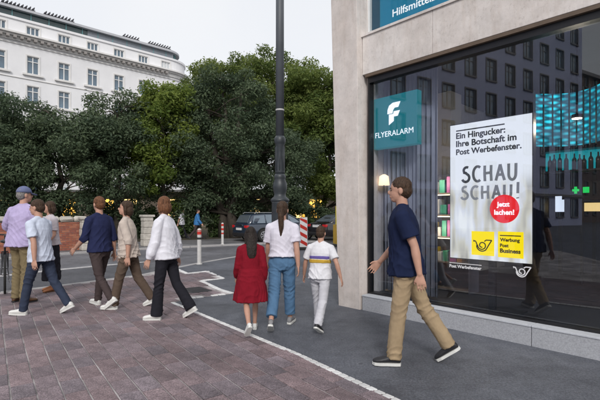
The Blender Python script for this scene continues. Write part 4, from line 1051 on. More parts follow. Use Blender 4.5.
# ================================================================ CARS
def car(label, loc, heading, wagon, paint):
    t = thing('parked_car', label, 'car', loc, heading, 'cars parked along the park')
    bz = .2
    st = [(-2.36, .70, .38, .80), (-2.32, .80, .30, .90), (-2.15, .87, .24, .97 if not wagon else .94), (-1.6, .91, bz, .985 if not wagon else .95), (-.6, .915, bz, .95), (.5, .915, bz, .94), (1.2, .91, bz, .95), (1.6, .90, bz, .90), (2.0, .87, .22, .82), (2.25, .80, .26, .72), (2.36, .66, .34, .62)]
    def ring(x_, w_, zb, zt):
        pr = [(-.82*w_, zb), (-.97*w_, zb+.08), (-w_, zb+(zt-zb)*.45), (-w_*.985, zb+(zt-zb)*.62), (-w_*.95, zt-.07), (-w_*.86, zt-.01), (-w_*.4, zt+.02)]
        return [Vector((x_, y_, z_)) for y_, z_ in pr]+[Vector((x_, -y_, z_)) for y_, z_ in pr[::-1]]
    mb = MB(); mb.loft([ring(*s_) for s_ in st]); b_ = mb.build('body', paint, t, smooth=True)
    md = b_.modifiers.new('sub', 'SUBSURF'); md.levels = md.render_levels = 2
    # greenhouse
    if wagon: gh = [(-2.22, .70, .60, .90, .93), (-2.10, .76, .64, .90, 1.12), (-1.95, .79, .62, .90, 1.38), (-1.75, .80, .61, .90, 1.435), (-1.0, .82, .62, .9, 1.465), (-.2, .82, .62, .9, 1.47), (.3, .82, .61, .9, 1.44), (.75, .81, .63, .9, 1.26), (1.35, .78, .70, .9, .955)]
    else: gh = [(-1.95, .74, .66, .93, .985), (-1.55, .78, .62, .92, 1.2), (-1.15, .80, .60, .9, 1.375), (-.7, .82, .60, .9, 1.43), (-.1, .82, .60, .9, 1.445), (.3, .82, .60, .9, 1.42), (.75, .81, .62, .9, 1.25), (1.38, .78, .70, .9, .955)]
    def gring(x_, wb_, wt, zb, zt):
        pr = [(-wb_*.9, zb-.05), (-wb_, zb), (-(wb_+(wt-wb_)*.55), zb+(zt-zb)*.55), (-wt, zt-min(.05, (zt-zb)*.2)), (-wt*.85, zt-.005), (-wt*.4, zt+.012)]
        return [Vector((x_, y_, z_)) for y_, z_ in pr]+[Vector((x_, -y_, z_)) for y_, z_ in pr[::-1]]
    mb = MB(); mb.loft([gring(*s_) for s_ in gh]); mb.build('roof', paint, t, smooth=True)
    M_cg = mat('car_glass', (.2, .24, .28), .06, .1, 3, metal=.6)
    def yat(x_, z_):
        for i in range(len(gh)-1):
            if gh[i][0] <= x_ <= gh[i+1][0]:
                u_ = (x_-gh[i][0])/(gh[i+1][0]-gh[i][0]); g_ = [gh[i][q]+(gh[i+1][q]-gh[i][q])*u_ for q in range(5)]
                return g_[1]+(g_[2]-g_[1])*min(1, max(0, (z_-g_[3])/(g_[4]-.03-g_[3])))
        return .8
    if wagon: sw = [[(-2.0, .96), (-1.25, .96), (-1.25, 1.37), (-1.85, 1.33)], [(-1.18, .96), (-.38, .96), (-.38, 1.39), (-1.18, 1.375)], [(-.30, .96), (.95, .96), (.68, 1.2), (.28, 1.37), (-.30, 1.39)]]
    else: sw = [[(-1.5, 1.0), (-1.1, 1.0), (-1.0, 1.3), (-1.1, 1.27)], [(-1.03, .98), (-.3, .98), (-.3, 1.355), (-.93, 1.32)], [(-.22, .97), (.98, .97), (.7, 1.18), (.28, 1.34), (-.22, 1.36)]]
    for s_ in (1, -1):
        for pol in sw:
            vs_ = [Vector((x_, s_*(yat(x_, z_)+.012), z_)) for x_, z_ in pol]+[Vector((x_, s_*(yat(x_, z_)-.02), z_)) for x_, z_ in pol]; n = len(pol)
            mb = MB(); mb.add(vs_, [tuple(range(n)), tuple(range(2*n-1, n-1, -1))]+[(i, (i+1) % n, n+(i+1) % n, n+i) for i in range(n)]); mb.build('side_window', M_cg, t)
        mb = MB(); mb.ell((.85, s_*.98, .98), (.09, .1, .065), 12, 8); mb.build('mirror', paint, t, smooth=True)
        for x_ in (-.95, .15): 
            mb = MB(); mb.box(x_, x_+.2, s_*.90-.02, s_*.90+.02, .78, .81); mb.build('door_handle', mat('chrome', (.6, .6, .6), .2, .05, 3, metal=1), t, bevel=.006)
        if wagon:
            mb = MB(); mb.tube([(-1.8, s_*.6, 1.44), (-1.7, s_*.6, 1.5), (0.1, s_*.6, 1.5), (.25, s_*.6, 1.45)], .016, 6); mb.build('roof_rail', MATS['chrome'], t)
        # tail lights
        zt = .80 if wagon else .82
        mb = MB(); mb.box(-2.352, -2.1, min(s_*.48, s_*.79), max(s_*.48, s_*.79), zt-.09, zt+.05); o = mb.build('tail_light', emit('tail_red', (.6, .01, .01), .12, (.35, .01, .012)), t, bevel=.03)
        mb = MB(); mb.box(2.1, 2.27, s_*.66-.12, s_*.66+.12, .62, .74); mb.build('headlight', mat('headlight', (.6, .62, .65), .1), t, bevel=.03)
        for x_ in (-1.42, 1.42):
            wt_ = link('wheel', None, t) if False else None
            mb = MB(); q = 20
            prof = [(.20, -.10), (.31, -.105), (.33, -.07), (.33, .07), (.31, .105), (.20, .10)]
            rr = [[Vector((r_*cos(2*pi*i/q), y_, r_*sin(2*pi*i/q))) for i in range(q)] for r_, y_ in prof]
            mb.loft(rr); wh = mb.build('wheel', mat('tyre', (.02, .02, .02), .9), t, smooth=True, loc=(x_, s_*.83, .33))
            mb = MB(); ro_ = s_*.108
            mb.loft([[Vector((r_*cos(2*pi*i/20), y_, r_*sin(2*pi*i/20))) for i in range(20)] for r_, y_ in ((.215, ro_-s_*.05), (.215, ro_), (.19, ro_+s_*.004), (.185, ro_-s_*.03))], False)
            for kk in range(7):
                a_ = 2*pi*kk/7; c_, s__ = cos(a_), sin(a_); u = Vector((c_, 0, s__)); v = Vector((-s__, 0, c_))
                pts = [u*.03+v*.02, u*.2+v*.028, u*.2-v*.028, u*.03-v*.02]
                mb.add([p_+Vector((0, ro_-s_*.02, 0)) for p_ in pts]+[p_+Vector((0, ro_, 0)) for p_ in pts], [(0, 1, 2, 3), (7, 6, 5, 4), (0, 4, 5, 1), (1, 5, 6, 2), (2, 6, 7, 3), (3, 7, 4, 0)])
            mb.build('rim', mat('alloy', (.45, .45, .47), .35, .1, 5, metal=.8), wh)
            mb = MB(); mb.prism([(x_+.40*cos(a_), .33+.40*sin(a_)) for a_ in [pi*kk/16-.25*(1 if kk == 0 else 0)+.25*(1 if kk == 16 else 0) for kk in range(17)]], s_*.80-.06, s_*.917, Matrix(((1, 0, 0, 0), (0, 0, 1, 0), (0, 1, 0, 0), (0, 0, 0, 1)))); mb.build('arch_dark_disc', mat('arch_shade_black', (.01, .01, .01), .9), t)  # black disc painted in for the shaded hollow around the wheel
    # rear window, windscreen
    def quad(pts, name, m, th=.02):
        a, b_2, c, d = [Vector(p_) for p_ in pts]; nn = (b_2-a).cross(d-a).normalized()*th
        mb = MB(); mb.add([a, b_2, c, d, a-nn, b_2-nn, c-nn, d-nn], [(0, 1, 2, 3), (7, 6, 5, 4), (0, 4, 5, 1), (1, 5, 6, 2), (2, 6, 7, 3), (3, 7, 4, 0)]); return mb.build(name, m, t)
    if wagon: quad([(-2.215, .60, .99), (-2.215, -.60, .99), (-2.0, -.54, 1.37), (-2.0, .54, 1.37)], 'rear_window', M_cg)
    else: quad([(-1.93, .58, 1.02), (-1.93, -.58, 1.02), (-1.22, -.5, 1.375), (-1.22, .5, 1.375)], 'rear_window', M_cg)
    quad([(1.30, -.66, 1.0), (1.30, .66, 1.0), (.42, .54, 1.42), (.42, -.54, 1.42)], 'windscreen', M_cg)
    mb = MB(); mb.box(-2.392, -2.36, -.26, .26, .60 if wagon else .72, .72 if wagon else .84); mb.build('number_plate', mat('plate', (.7, .7, .7), .4, .03, 5), t)
    mb = MB(); mb.box(-2.385, -2.2, -.72, .72, .30, .46); mb.build('bumper', mat('bumper_black', (.02, .02, .022), .5), t, bevel=.03)
    mb = MB(); mb.box(-2.382, -2.33, -.3, .3, .86, .885); mb.build('chrome_strip', MATS['chrome'], t)
    for s_ in (1, -1):
        mb = MB(); mb.tube([(-2.40, s_*.55, .27), (-2.2, s_*.55, .27)], .035, 8); mb.build('exhaust', MATS['chrome'], t)
    return t
P1 = mat('car_blue_black', (.02, .032, .055), .22, .1, 2, coat=.8, spec=.6); P2 = mat('car_black', (.012, .01, .011), .22, .1, 2, coat=.8, spec=.6)
ca = Vector((.80, .60)); rear = base(239, 21.6); c_ = Vector((rear.x, rear.y))+ca*2.36
car('dark blue estate car parked by the hedge, seen from the rear', (c_.x, c_.y, -.028), math.atan2(ca.y, ca.x), True, P1)
cb = Vector((.80, .60)); rear = base(309.5, 22.4); c_ = Vector((rear.x, rear.y))+cb*2.36+Vector((.35, 0))
car('black saloon car parked beside the stone pillar', (c_.x, c_.y, -.028), math.atan2(cb.y, cb.x), False, P2)

# ================================================================ BICYCLE
p = G(5, 294)+Vector((-.576, .817, 0))*.53; bi = thing('bicycle', 'black bicycle at the left edge beside the man in lavender', 'bicycle', (p.x, p.y, 0), R(125))
M_bk = mat('bike_black', (.015, .015, .018), .35); M_st = mat('bike_steel', (.4, .4, .42), .3, .05, 4, metal=1)
for x_ in (-.53, .53):
    mb = MB(); mb.tube([(.335*cos(2*pi*i/32), 0, .335*sin(2*pi*i/32)) for i in range(33)], .019, 8, False); wh = mb.build('wheel', mat('tyre', (.02, .02, .02)), bi, smooth=True, loc=(x_, 0, .354))
    mb = MB(); mb.tube([(.312*cos(2*pi*i/32), 0, .312*sin(2*pi*i/32)) for i in range(33)], .010, 6, False); mb.build('rim', M_st, wh, smooth=True)
    mb = MB()
    for i in range(20):
        a_ = 2*pi*i/20; mb.tube([(.02*cos(a_), .02*(-1)**i, .02*sin(a_)), (.31*cos(a_), 0, .31*sin(a_))], .0015, 4)
    mb.tube([(0, -.045, 0), (0, .045, 0)], .022, 10); mb.build('spokes', M_st, wh)
mb = MB()
for a, b in (((-.1, 0, .29), (-.22, 0, .80)), ((-.1, 0, .29), (.42, 0, .74)), ((-.2, 0, .74), (.40, 0, .84)), ((.40, 0, .9), (.43, 0, .7))): mb.tube([a, b], .017, 8)
for s_ in (-.05, .05):
    mb.tube([(-.53, s_, .354), (-.1, s_*.5, .29)], .010, 6); mb.tube([(-.53, s_, .354), (-.2, s_*.4, .74)], .009, 6); mb.tube([(.53, s_, .354), (.43, s_, .68)], .011, 6)
mb.tube([(.43, -.05, .69), (.43, .05, .69)], .012, 6)
mb.build('frame', M_bk, bi)
mb = MB(); mb.tube([(.40, 0, .88), (.39, 0, 1.0), (.44, 0, 1.02)], .014, 8); mb.tube([(.30, -.3, 1.02), (.42, -.18, 1.03), (.44, 0, 1.02), (.42, .18, 1.03), (.30, .3, 1.02)], .012, 8); mb.build('handlebar', M_bk, bi)
mb = MB(); mb.ell((-.26, 0, .93), (.135, .075, .035), 14, 8); mb.ell((-.14, 0, .935), (.1, .03, .025), 12, 8); mb.tube([(-.22, 0, .79), (-.24, 0, .92)], .013, 8); mb.build('saddle', M_bk, bi, smooth=True)
mb = MB(); mb.tube([(-.1, -.06, .29), (-.02, -.07, .14)], .009, 6); mb.tube([(-.1, .06, .29), (-.18, .07, .44)], .009, 6); mb.box(-.06, .02, -.16, -.07, .125, .145); mb.box(-.22, -.14, .07, .16, .43, .45)
mb.tube([(-.1+.095*cos(2*pi*i/20), -.055, .29+.095*sin(2*pi*i/20)) for i in range(21)], .006, 5); mb.build('crankset', M_st, bi)
mb = MB(); mb.tube([(-.12, -.03, .3), (-.2, -.14, .01)], .009, 6); mb.build('kickstand', M_st, bi)

# ================================================================ PEOPLE
def skinmat(): return mat('skin', (.46, .26, .19), .55, .08, 18, spec=.35)
def cloth(name, col, **k):
    key = 'cloth_'+name
    if key in MATS: return MATS[key]
    m = mat(key, col, .9, .12, 9, 0, 260, spec=.12, **k); n = m.node_tree; L = n.links.new; b = n.nodes['Principled BSDF']
    t = n.nodes.new('ShaderNodeTexCoord')
    def nz_(sc, ty, det, dist, v3):
        mp = n.nodes.new('ShaderNodeMapping'); mp.inputs['Scale'].default_value = v3; mp.inputs['Rotation'].default_value = (.3, .4, .2); L(t.outputs['Object'], mp.inputs[0])
        q = n.nodes.new('ShaderNodeTexNoise'); q.noise_type = ty; q.normalize = True if ty == 'FBM' else False
        q.inputs['Scale'].default_value = sc; q.inputs['Detail'].default_value = det; q.inputs['Distortion'].default_value = dist; L(mp.outputs[0], q.inputs['Vector']); return q.outputs['Fac']
    a = nz_(5.5, 'RIDGED_MULTIFRACTAL', 2.0, .7, (1.2, 1.2, .7)); w_ = nz_(420, 'FBM', 2, 0, (1, 1, 1))
    b1 = n.nodes.new('ShaderNodeBump'); b1.inputs['Strength'].default_value = .55; b1.inputs['Distance'].default_value = .012; L(a, b1.inputs['Height'])
    b2 = n.nodes.new('ShaderNodeBump'); b2.inputs['Strength'].default_value = .35; b2.inputs['Distance'].default_value = .002; L(w_, b2.inputs['Height']); L(b1.outputs[0], b2.inputs['Normal'])
    L(b2.outputs[0], b.inputs['Normal']); return m
_tex = bpy.data.textures.new('folds', 'CLOUDS'); _tex.noise_scale = .13; _tex.noise_depth = 2
_tex2 = bpy.data.textures.new('locks', 'CLOUDS'); _tex2.noise_scale = .022; _tex2.noise_depth = 2
def fold_disp(me, kind, seed):
    n = len(me.vertices); co = np.empty(n*3, np.float32); no = np.empty(n*3, np.float32)
    me.vertices.foreach_get('co', co); me.vertices.foreach_get('normal', no); co = co.reshape(-1, 3).astype(np.float64); no = no.reshape(-1, 3)
    rg = np.random.default_rng(seed); x, y, z = co.T
    wx = .05*np.sin(9*z+3*x+rg.uniform(0, 6))+.03*np.sin(17*x+11*y+rg.uniform(0, 6)); wz = .05*np.sin(10*x+7*y+rg.uniform(0, 6))+.025*np.sin(23*y+8*z+rg.uniform(0, 6))
    def rid(kx, ky, kz, ph): return (1-np.abs(np.sin(kx*(x+wx)+ky*(y+wx)+kz*(z+wz)+ph)))**1.6-.33
    P_ = lambda: rg.uniform(0, 6)
    patch = lambda f: np.clip(.5+.8*np.sin(f*x+P_())*np.sin(f*z*.8+P_())+.3*np.sin(f*y+P_()), 0, 1.2)
    if kind == 'trousers':
        kn_ = np.exp(-((z-.50)/.10)**2)+np.exp(-((z-.12)/.09)**2)*1.2+np.exp(-((z-.83)/.08)**2)*.9+.22
        d = .0105*kn_*(rid(14, 18, 44, P_())*patch(9)+.7*rid(-20, 10, 36, P_())*patch(11))+.004*rid(30, 25, 5, P_())*patch(6)
    elif kind == 'shirt':
        wv = np.clip((1.42-z)/.35, .25, 1.0)
        d = .0125*wv*(rid(20, 14, 26, P_())*patch(8)+.8*rid(-24, 12, 20, P_())*patch(9))+.006*wv*rid(34, 30, 6, P_())*patch(7)
    else:
        wv = np.clip((1.15-z)/.5, .15, 1.0)
        d = .010*wv*(rid(32, 28, 3, P_())+.5*rid(-26, 34, 5, P_()))+.005*rid(18, 12, 26, P_())*patch(9)
    co += no*d[:, None]; me.vertices.foreach_set('co', co.astype(np.float32).ravel()); me.update()
FSEED = [0]
def remesh(mb, name, m, parent, voxel=.012, smooth=5, disp=0.0, scale=1.0, tex=None, fold=None):
    me = mb.mesh('tmp'); ob = bpy.data.objects.new('tmp', me); COL.objects.link(ob)
    b = bmesh.new(); b.from_mesh(me); bmesh.ops.recalc_face_normals(b, faces=b.faces); b.to_mesh(me); b.free()
    md = ob.modifiers.new('r', 'REMESH'); md.mode = 'VOXEL'; md.voxel_size = voxel
    if smooth: md = ob.modifiers.new('s', 'SMOOTH'); md.factor = .5; md.iterations = smooth
    if disp: md = ob.modifiers.new('d', 'DISPLACE'); md.texture = tex or _tex; md.strength = disp; md.mid_level = .5; md.texture_coords = 'LOCAL'
    dg = bpy.context.evaluated_depsgraph_get(); dg.update()
    nm = bpy.data.meshes.new_from_object(ob.evaluated_get(dg)); bpy.data.objects.remove(ob)
    if fold: fold_disp(nm, fold, FSEED[0])
    if scale != 1.0: nm.transform(Matrix.Scale(scale, 4))
    nm.materials.clear(); nm.materials.append(m)
    nm.polygons.foreach_set('use_smooth', [True]*len(nm.polygons)); nm.name = name
    return link(name, nm, parent)
def capsule(mb, p0, p1, r0, r1, seg=12):
    mb.tube([p0, p1], [r0, r1], seg); mb.ell(p0, (r0,)*3, seg, 8); mb.ell(p1, (r1,)*3, seg, 8)
def chain(mb, pts, rad, seg=14):
    mb.tube(pts, rad, seg)
    for p_, r_ in zip(pts, rad): mb.ell(p_, (r_*.99,)*3, seg, 8)
def ering(z, rx, ry, cy=0.0, n=20): return [Vector((rx*cos(2*pi*k/n), cy+ry*sin(2*pi*k/n), z)) for k in range(n)]
def person(label, loc, heading, h, P, O, group='passers-by on foot', voxel=.0065):
    """heading: degrees clockwise from +Y (away from camera). P: pose, O: outfit"""
    s = h/1.75; t = thing('person', label, 'person', (loc.x, loc.y, loc.z), R(-heading), group)
    FSEED[0] += 1
    fem = O.get('fem', False); build = O.get('build', 1.0)
    lean = R(P.get('lean', 3)); hipz = .92
    # legs (forward kinematics)
    legs = {}; low = 9
    for sd_, pre in ((-1, 'l'), (1, 'r')):
        a, k_, fp = R(P.get(pre+'t', 0)), R(P.get(pre+'k', 4)), R(P.get(pre+'f', 0)); sp = P.get('stance', .0)
        hip = Vector((sd_*.092, 0, hipz)); kn = hip+Vector((sd_*sp*.5, sin(a)*.44, -cos(a)*.44)); an = kn+Vector((sd_*sp*.5, sin(a-k_)*.42, -cos(a-k_)*.42))
        f = Vector((sd_*.16, cos(fp), sin(fp))).normalized(); up = Vector((0, -sin(fp), cos(fp)))
        legs[pre] = (hip, kn, an, f, up); low = min(low, (an-up*.075-f*.05).z, (an-up*.075+f*.19).z)
    # let the toe of the trailing foot reach the ground
    if not P.get('lift'):
        tr = 'l' if P.get('lt', 0) < P.get('rt', 0) else 'r'; sd_ = -1 if tr == 'l' else 1
        if abs(P.get('lt', 0)-P.get('rt', 0)) > 6:
            fr = 'r' if tr == 'l' else 'l'; hip, kn, an, f, up = legs[fr]; lowf = min((an-up*.075-f*.05).z, (an-up*.075+f*.19).z); best = None
            for kk in range(0, 50):
                a, k_, fp = R(P.get(tr+'t', 0)), R(kk), R(P.get(tr+'f', 0)); sp = P.get('stance', .0)
                hip = Vector((sd_*.092, 0, hipz)); kn = hip+Vector((sd_*sp*.5, sin(a)*.44, -cos(a)*.44)); an = kn+Vector((sd_*sp*.5, sin(a-k_)*.42, -cos(a-k_)*.42))
                f = Vector((sd_*.16, cos(fp), sin(fp))).normalized(); up = Vector((0, -sin(fp), cos(fp))); lz = min((an-up*.075-f*.05).z, (an-up*.075+f*.19).z)
                if best is None or abs(lz-lowf) < best[0]: best = (abs(lz-lowf), (hip, kn, an, f, up), lz)
            legs[tr] = best[1]; low = min(lowf, best[2])
    dz = Vector((0, 0, -low+.012))
    for pre in legs: hip, kn, an, f, up = legs[pre]; legs[pre] = (hip+dz, kn+dz, an+dz, f, up)
    hc = Vector((0, 0, hipz))+dz
    Rl = Matrix.Rotation(-lean, 4, 'X'); tw = Matrix.Rotation(R(P.get('twist', 0)), 4, 'Z')
    def T(p_): p_ = Vector(p_); return hc+Rl @ (tw @ (p_-Vector((0, 0, hipz))))
    nk_ = Vector((0, 0, 1.50)); hy = Matrix.Rotation(R(-P.get('yaw', 0)), 4, 'Z') @ Matrix.Rotation(R(-P.get('nod', 0)), 4, 'X')
    def TH(p_): return T(nk_+hy @ (Vector(p_)-nk_))
    sw = (.165 if fem else .185)*build
    arms = {}
    for sd_, pre in ((-1, 'l'), (1, 'r')):
        sw_, ab, el_, inn = R(P.get(pre+'a', 0)), R(P.get(pre+'o', 8)), R(P.get(pre+'e', 15)), R(P.get(pre+'i', 0))
        sh_ = Vector((sd_*sw, 0, 1.385)); d1 = Vector((sd_*sin(ab), sin(sw_)*cos(ab), -cos(sw_)*cos(ab)))
        el = sh_+d1*.285; a2 = sw_+el_; d2 = Vector((sd_*sin(ab*.6)-sd_*sin(inn), sin(a2), -cos(a2))).normalized(); wr = el+d2*.25
        arms[pre] = (T(sh_), T(el), T(wr), (T(wr)-T(el)).normalized(), sd_)
    # ---- body
    B = MB(); bw = build*(.93 if fem else 1.0)
    rings = [(.86, .155, .11), (.92, .172 if not fem else .18, .12), (1.0, .158, .108), (1.08, .14 if fem else .15, .10), (1.2, .148, .108), (1.3, .165, .118), (1.38, .168, .10), (1.43, .13, .08), (1.47, .062, .056)]
    B.loft([[T(v) for v in ering(z, rx*bw-.012, ry*build-.012)] for z, rx, ry in rings])
    B.tube([T((0, -.01, 1.42)), TH((0, .0, 1.58))], [.06, .052], 14)
    HM = (T(Vector((0, 0, 2)))-T(Vector((0, 0, 1)))).to_track_quat('Z', 'Y').to_matrix().to_4x4()
    hr = Matrix.Rotation(0, 4, 'X')
    def hell(c, r, mb_=B, n=16):
        for_ = []; c = Vector(c)
        rr = []
        for i in range(11):
            th = min(max(pi*i/10, .03), pi-.03)
            rr.append([TH(c+Vector((r[0]*sin(th)*cos(2*pi*q/n), r[1]*sin(th)*sin(2*pi*q/n), -r[2]*cos(th)))) for q in range(n)])
        mb_.loft(rr)
    hell((0, .0, 1.66), (.073, .095, .098)); hell((0, .028, 1.61), (.06, .075, .085)); hell((0, .06, 1.56), (.035, .038, .03)); hell((0, .105, 1.628), (.013, .02, .024)); hell((0, .095, 1.585), (.024, .014, .012))
    for sd_ in (-1, 1): hell((sd_*.075, .0, 1.63), (.012, .022, .034))
    for pre in arms:
        sh_, el, wr, d2, sd_ = arms[pre]
        B.ell(sh_, (.052*build,)*3, 12, 8); B.tube([T((0, -.01, 1.47)), sh_], [.045, .04*build], 12); m_ = sh_.lerp(el, .4)
        chain(B, [sh_, m_, el], [.046*build, .045*build, .038]); chain(B, [el, el.lerp(wr, .3), wr], [.038, .041, .026])
        # hand: palm, four fingers, thumb
        side = Vector((sd_, 0, 0)); side = (side-d2*side.dot(d2)).normalized(); fw = d2.cross(side).normalized()
        if fw.y < 0: fw = -fw
        pc = wr+d2*.05
        B.loft([[wr+d2*q+side*(.5*tk*cos(2*pi*k/10))+fw*(wd_*cos(0)*sin(2*pi*k/10)) for k in range(10)] for q, wd_, tk in ((0, .026, .034), (.03, .036, .03), (.07, .042, .028), (.095, .038, .022))])
        for k, (ln, off) in enumerate(((.07, .036), (.08, .012), (.075, -.012), (.058, -.035))):
            b0 = wr+d2*.088+fw*off; b1 = b0+d2*ln*.5-side*.006; b2 = b1+d2*ln*.42-side*.024
            B.tube([b0-d2*.02, b0, b1, b2], [.0075, .008, .0075, .006], 8)
        b0 = wr+d2*.03+fw*.03; b1 = b0+d2*.03+fw*.022-side*.01; b2 = b1+d2*.03+fw*.006-side*.012
        B.tube([b0-fw*.02, b0, b1, b2], [.012, .0115, .010, .008], 8)
    for pre in legs:
        hip, kn, an, f, up = legs[pre]
        chain(B, [hip, hip.lerp(kn, .5), kn], [.072*build, .06*build, .048]); chain(B, [kn, kn.lerp(an, .3), kn.lerp(an, .7), an], [.047, .051, .038, .032])
        chain(B, [an-up*.03-f*.01, an-up*.042+f*.07, an-up*.05+f*.13], [.026, .018, .014])
    remesh(B, 'body', skinmat(), t, voxel, 4, 0, s)
    # ---- face details
    for sd_ in (-1, 1):
        e = MB(); hell((sd_*.029, .088, 1.648), (.011, .009, .006), e, 10); o_ = e.build('eye', mat('eye', (.05, .035, .03), .2), t, smooth=True); o_.data.transform(Matrix.Scale(s, 4))
        e = MB(); hell((sd_*.03, .092, 1.668), (.02, .008, .004), e, 10); o_ = e.build('eyebrow', O['hairm'], t, smooth=True); o_.data.transform(Matrix.Scale(s, 4))
    e = MB(); hell((0, .1, 1.583), (.02, .009, .005), e, 10); o_ = e.build('mouth', mat('lips', (.33, .12, .1), .5), t, smooth=True); o_.data.transform(Matrix.Scale(s, 4))
    # ---- hair
    Hh = MB(); hs = O.get('hair', 'short')
    hell((0, -.014, 1.682), (.083, .098, .092), Hh); hell((0, -.04, 1.63), (.078, .07, .075), Hh)
    if hs == 'pony':
        pts = [TH((0, -.1, 1.70)), TH((0, -.15, 1.67)), TH((0, -.15, 1.55)), TH((.005, -.14, 1.40)), TH((0, -.135, 1.27))]
        chain(Hh, pts, [.03, .04, .045, .036, .012])
    if hs == 'long':
        Hh.loft([[(TH if zz > 1.5 else T)((wd_*cos(a_), cy_+dp*sin(a_), zz)) for a_ in [2*pi*q/20 for q in range(20)]] for zz, wd_, dp, cy_ in ((1.24, .045, .012, -.135), (1.30, .075, .026, -.13), (1.42, .088, .034, -.12), (1.52, .088, .045, -.09), (1.62, .084, .07, -.05), (1.70, .06, .07, -.03))])
        for sd_ in (-1, 1): chain(Hh, [TH((sd_*.07, .0, 1.68)), TH((sd_*.083, -.01, 1.58)), TH((sd_*.085, -.03, 1.48))], [.028, .03, .018])
    if hs == 'bob':
        hell((0, -.045, 1.60), (.088, .075, .1), Hh)
        for sd_ in (-1, 1): chain(Hh, [TH((sd_*.07, .005, 1.68)), TH((sd_*.083, .0, 1.60)), TH((sd_*.08, -.0, 1.54))], [.028, .028, .02])
    if hs != 'none': remesh(Hh, 'hair', O['hairm'], t, .007, 3, .009, s, _tex2)
    if O.get('cap'):
        c = MB(); rr = []
        for i in range(7):
            th = pi/2*i/6; th = min(th, pi/2-.05); rr.append([TH((.091*cos(th)*cos(2*pi*q/20), -.005+.108*cos(th)*sin(2*pi*q/20), 1.675+.105*sin(th))) for q in range(20)])
        c.loft(rr); cp_ = c.build('cap', O['cap'], t, smooth=True); cp_.data.transform(Matrix.Scale(s, 4))
        c = MB(); ro_ = [TH((.078*cos(a_), .075+.105*max(0, sin(a_)), 1.676-.02*max(0, sin(a_)))) for a_ in [pi*q/14 for q in range(15)]]
        n = len(ro_); dn = Vector((0, 0, -.008)); c.add(ro_+[v+dn for v in ro_], [tuple(range(n)), tuple(range(2*n-1, n-1, -1))]+[(i, (i+1) % n, n+(i+1) % n, n+i) for i in range(n)])
        o_ = c.build('brim', O['cap'], cp_); o_.data.transform(Matrix.Scale(s, 4))
    # ---- top
    if O.get('top'):
        m, sl, hem, loose = O['top']; C = MB()
        e = .02+loose
        rg = [(hem, .176+e, .136+e), (.95, .172+e, .12+e), (1.04, .158+e, .108+e), (1.12, .152+e*.9, .106+e*.9), (1.2, .155+e*.8, .112+e*.8), (1.3, .17+e*.6, .122+e*.5), (1.38, .172+.012, .102+.014), (1.435, .135+.012, .08+.014), (1.47, .068+.012, .058+.012)]
        rg = [r_ for r_ in rg if r_[0] >= hem]
        C.loft([[T(v) for v in ering(z, rx*bw, ry*build)] for z, rx, ry in rg])
        for pre in arms:
            sh_, el, wr, d2, sd_ = arms[pre]
            inn_ = sh_+(T((0, 0, 1.40))-sh_)*.25; C.tube([T((0, -.005, 1.475)), sh_], [.055, .062*build], 14)
            if sl == 'short': end = sh_.lerp(el, .72); chain(C, [inn_, sh_, sh_.lerp(el, .4)], [.062*build, .07*build, .067*build+loose*.4]); C.tube([sh_.lerp(el, .3), end], [.067*build+loose*.4, .069*build+loose*.6], 14)
            elif sl == 'long': chain(C, [inn_, sh_, sh_.lerp(el, .5), el, el.lerp(wr, .6)], [.062*build, .069*build, .062*build+loose*.5, .056+loose*.7, .05+loose*.9]); C.tube([el.lerp(wr, .6), wr-d2*.005], [.05+loose*.9, .036+loose*.3], 14)
            elif sl == 'mid': chain(C, [inn_, sh_, sh_.lerp(el, .6), el], [.062*build, .069*build, .061*build+loose*.4, .054+loose*.5]); C.tube([el, el.lerp(wr, .25)], [.054+loose*.5, .05+loose*.5], 14)
            else: C.ell(sh_, (.062*build,)*3)
        if O.get('dress'):
            hemd, fl = O['dress']; rgd = []
            for i in range(9):
                z = hemd+(1.06-hemd)*i/8; u_ = (1.06-z)/(1.06-hemd)
                rgd.append([Vector((((.168+e)*bw+fl*u_**.8)*cos(a_)*(1+.06*sin(7*a_)*u_), ((.118+e)*build+fl*u_**.8)*sin(a_)*(1+.06*sin(7*a_)*u_), z))+dz for a_ in [2*pi*q/42 for q in range(42)]])
            C.loft(rgd)
        to = remesh(C, 'dress' if O.get('dress') else 'shirt', m, t, .0085, 3, .008+loose*.25, s, fold='dress' if O.get('dress') else 'shirt')
        if O.get('collar'):
            C = MB(); n_ = 18
            C.loft([[T((rx*cos(a_), cy_+ry*sin(a_), z-.02*max(0, sin(a_)))) for a_ in [2*pi*q/n_ for q in range(n_)]] for z, rx, ry, cy_ in ((1.455, .085, .074, .0), (1.50, .07, .066, .0), (1.50, .064, .06, 0), (1.455, .07, .06, 0))], False)
            o_ = C.build('collar', m, to, smooth=True); o_.data.transform(Matrix.Scale(s, 4))
        for mm, z0, z1 in O.get('stripes', ()):
            C = MB()
            def rad_at(z):
                for i in range(len(rg)-1):
                    if rg[i][0] <= z <= rg[i+1][0]:
                        u_ = (z-rg[i][0])/(rg[i+1][0]-rg[i][0]); return (rg[i][1]+(rg[i+1][1]-rg[i][1])*u_+.009, rg[i][2]+(rg[i+1][2]-rg[i][2])*u_+.009)
                return (.18, .13)
            C.loft([[T(v) for v in ering(z, rad_at(z)[0]*bw, rad_at(z)[1]*build)] for z in (z0, (z0+z1)/2, z1)])
            remesh(C, 'shirt_stripe', mm, to, .0085, 2, .008+loose*.25, s, fold='shirt')
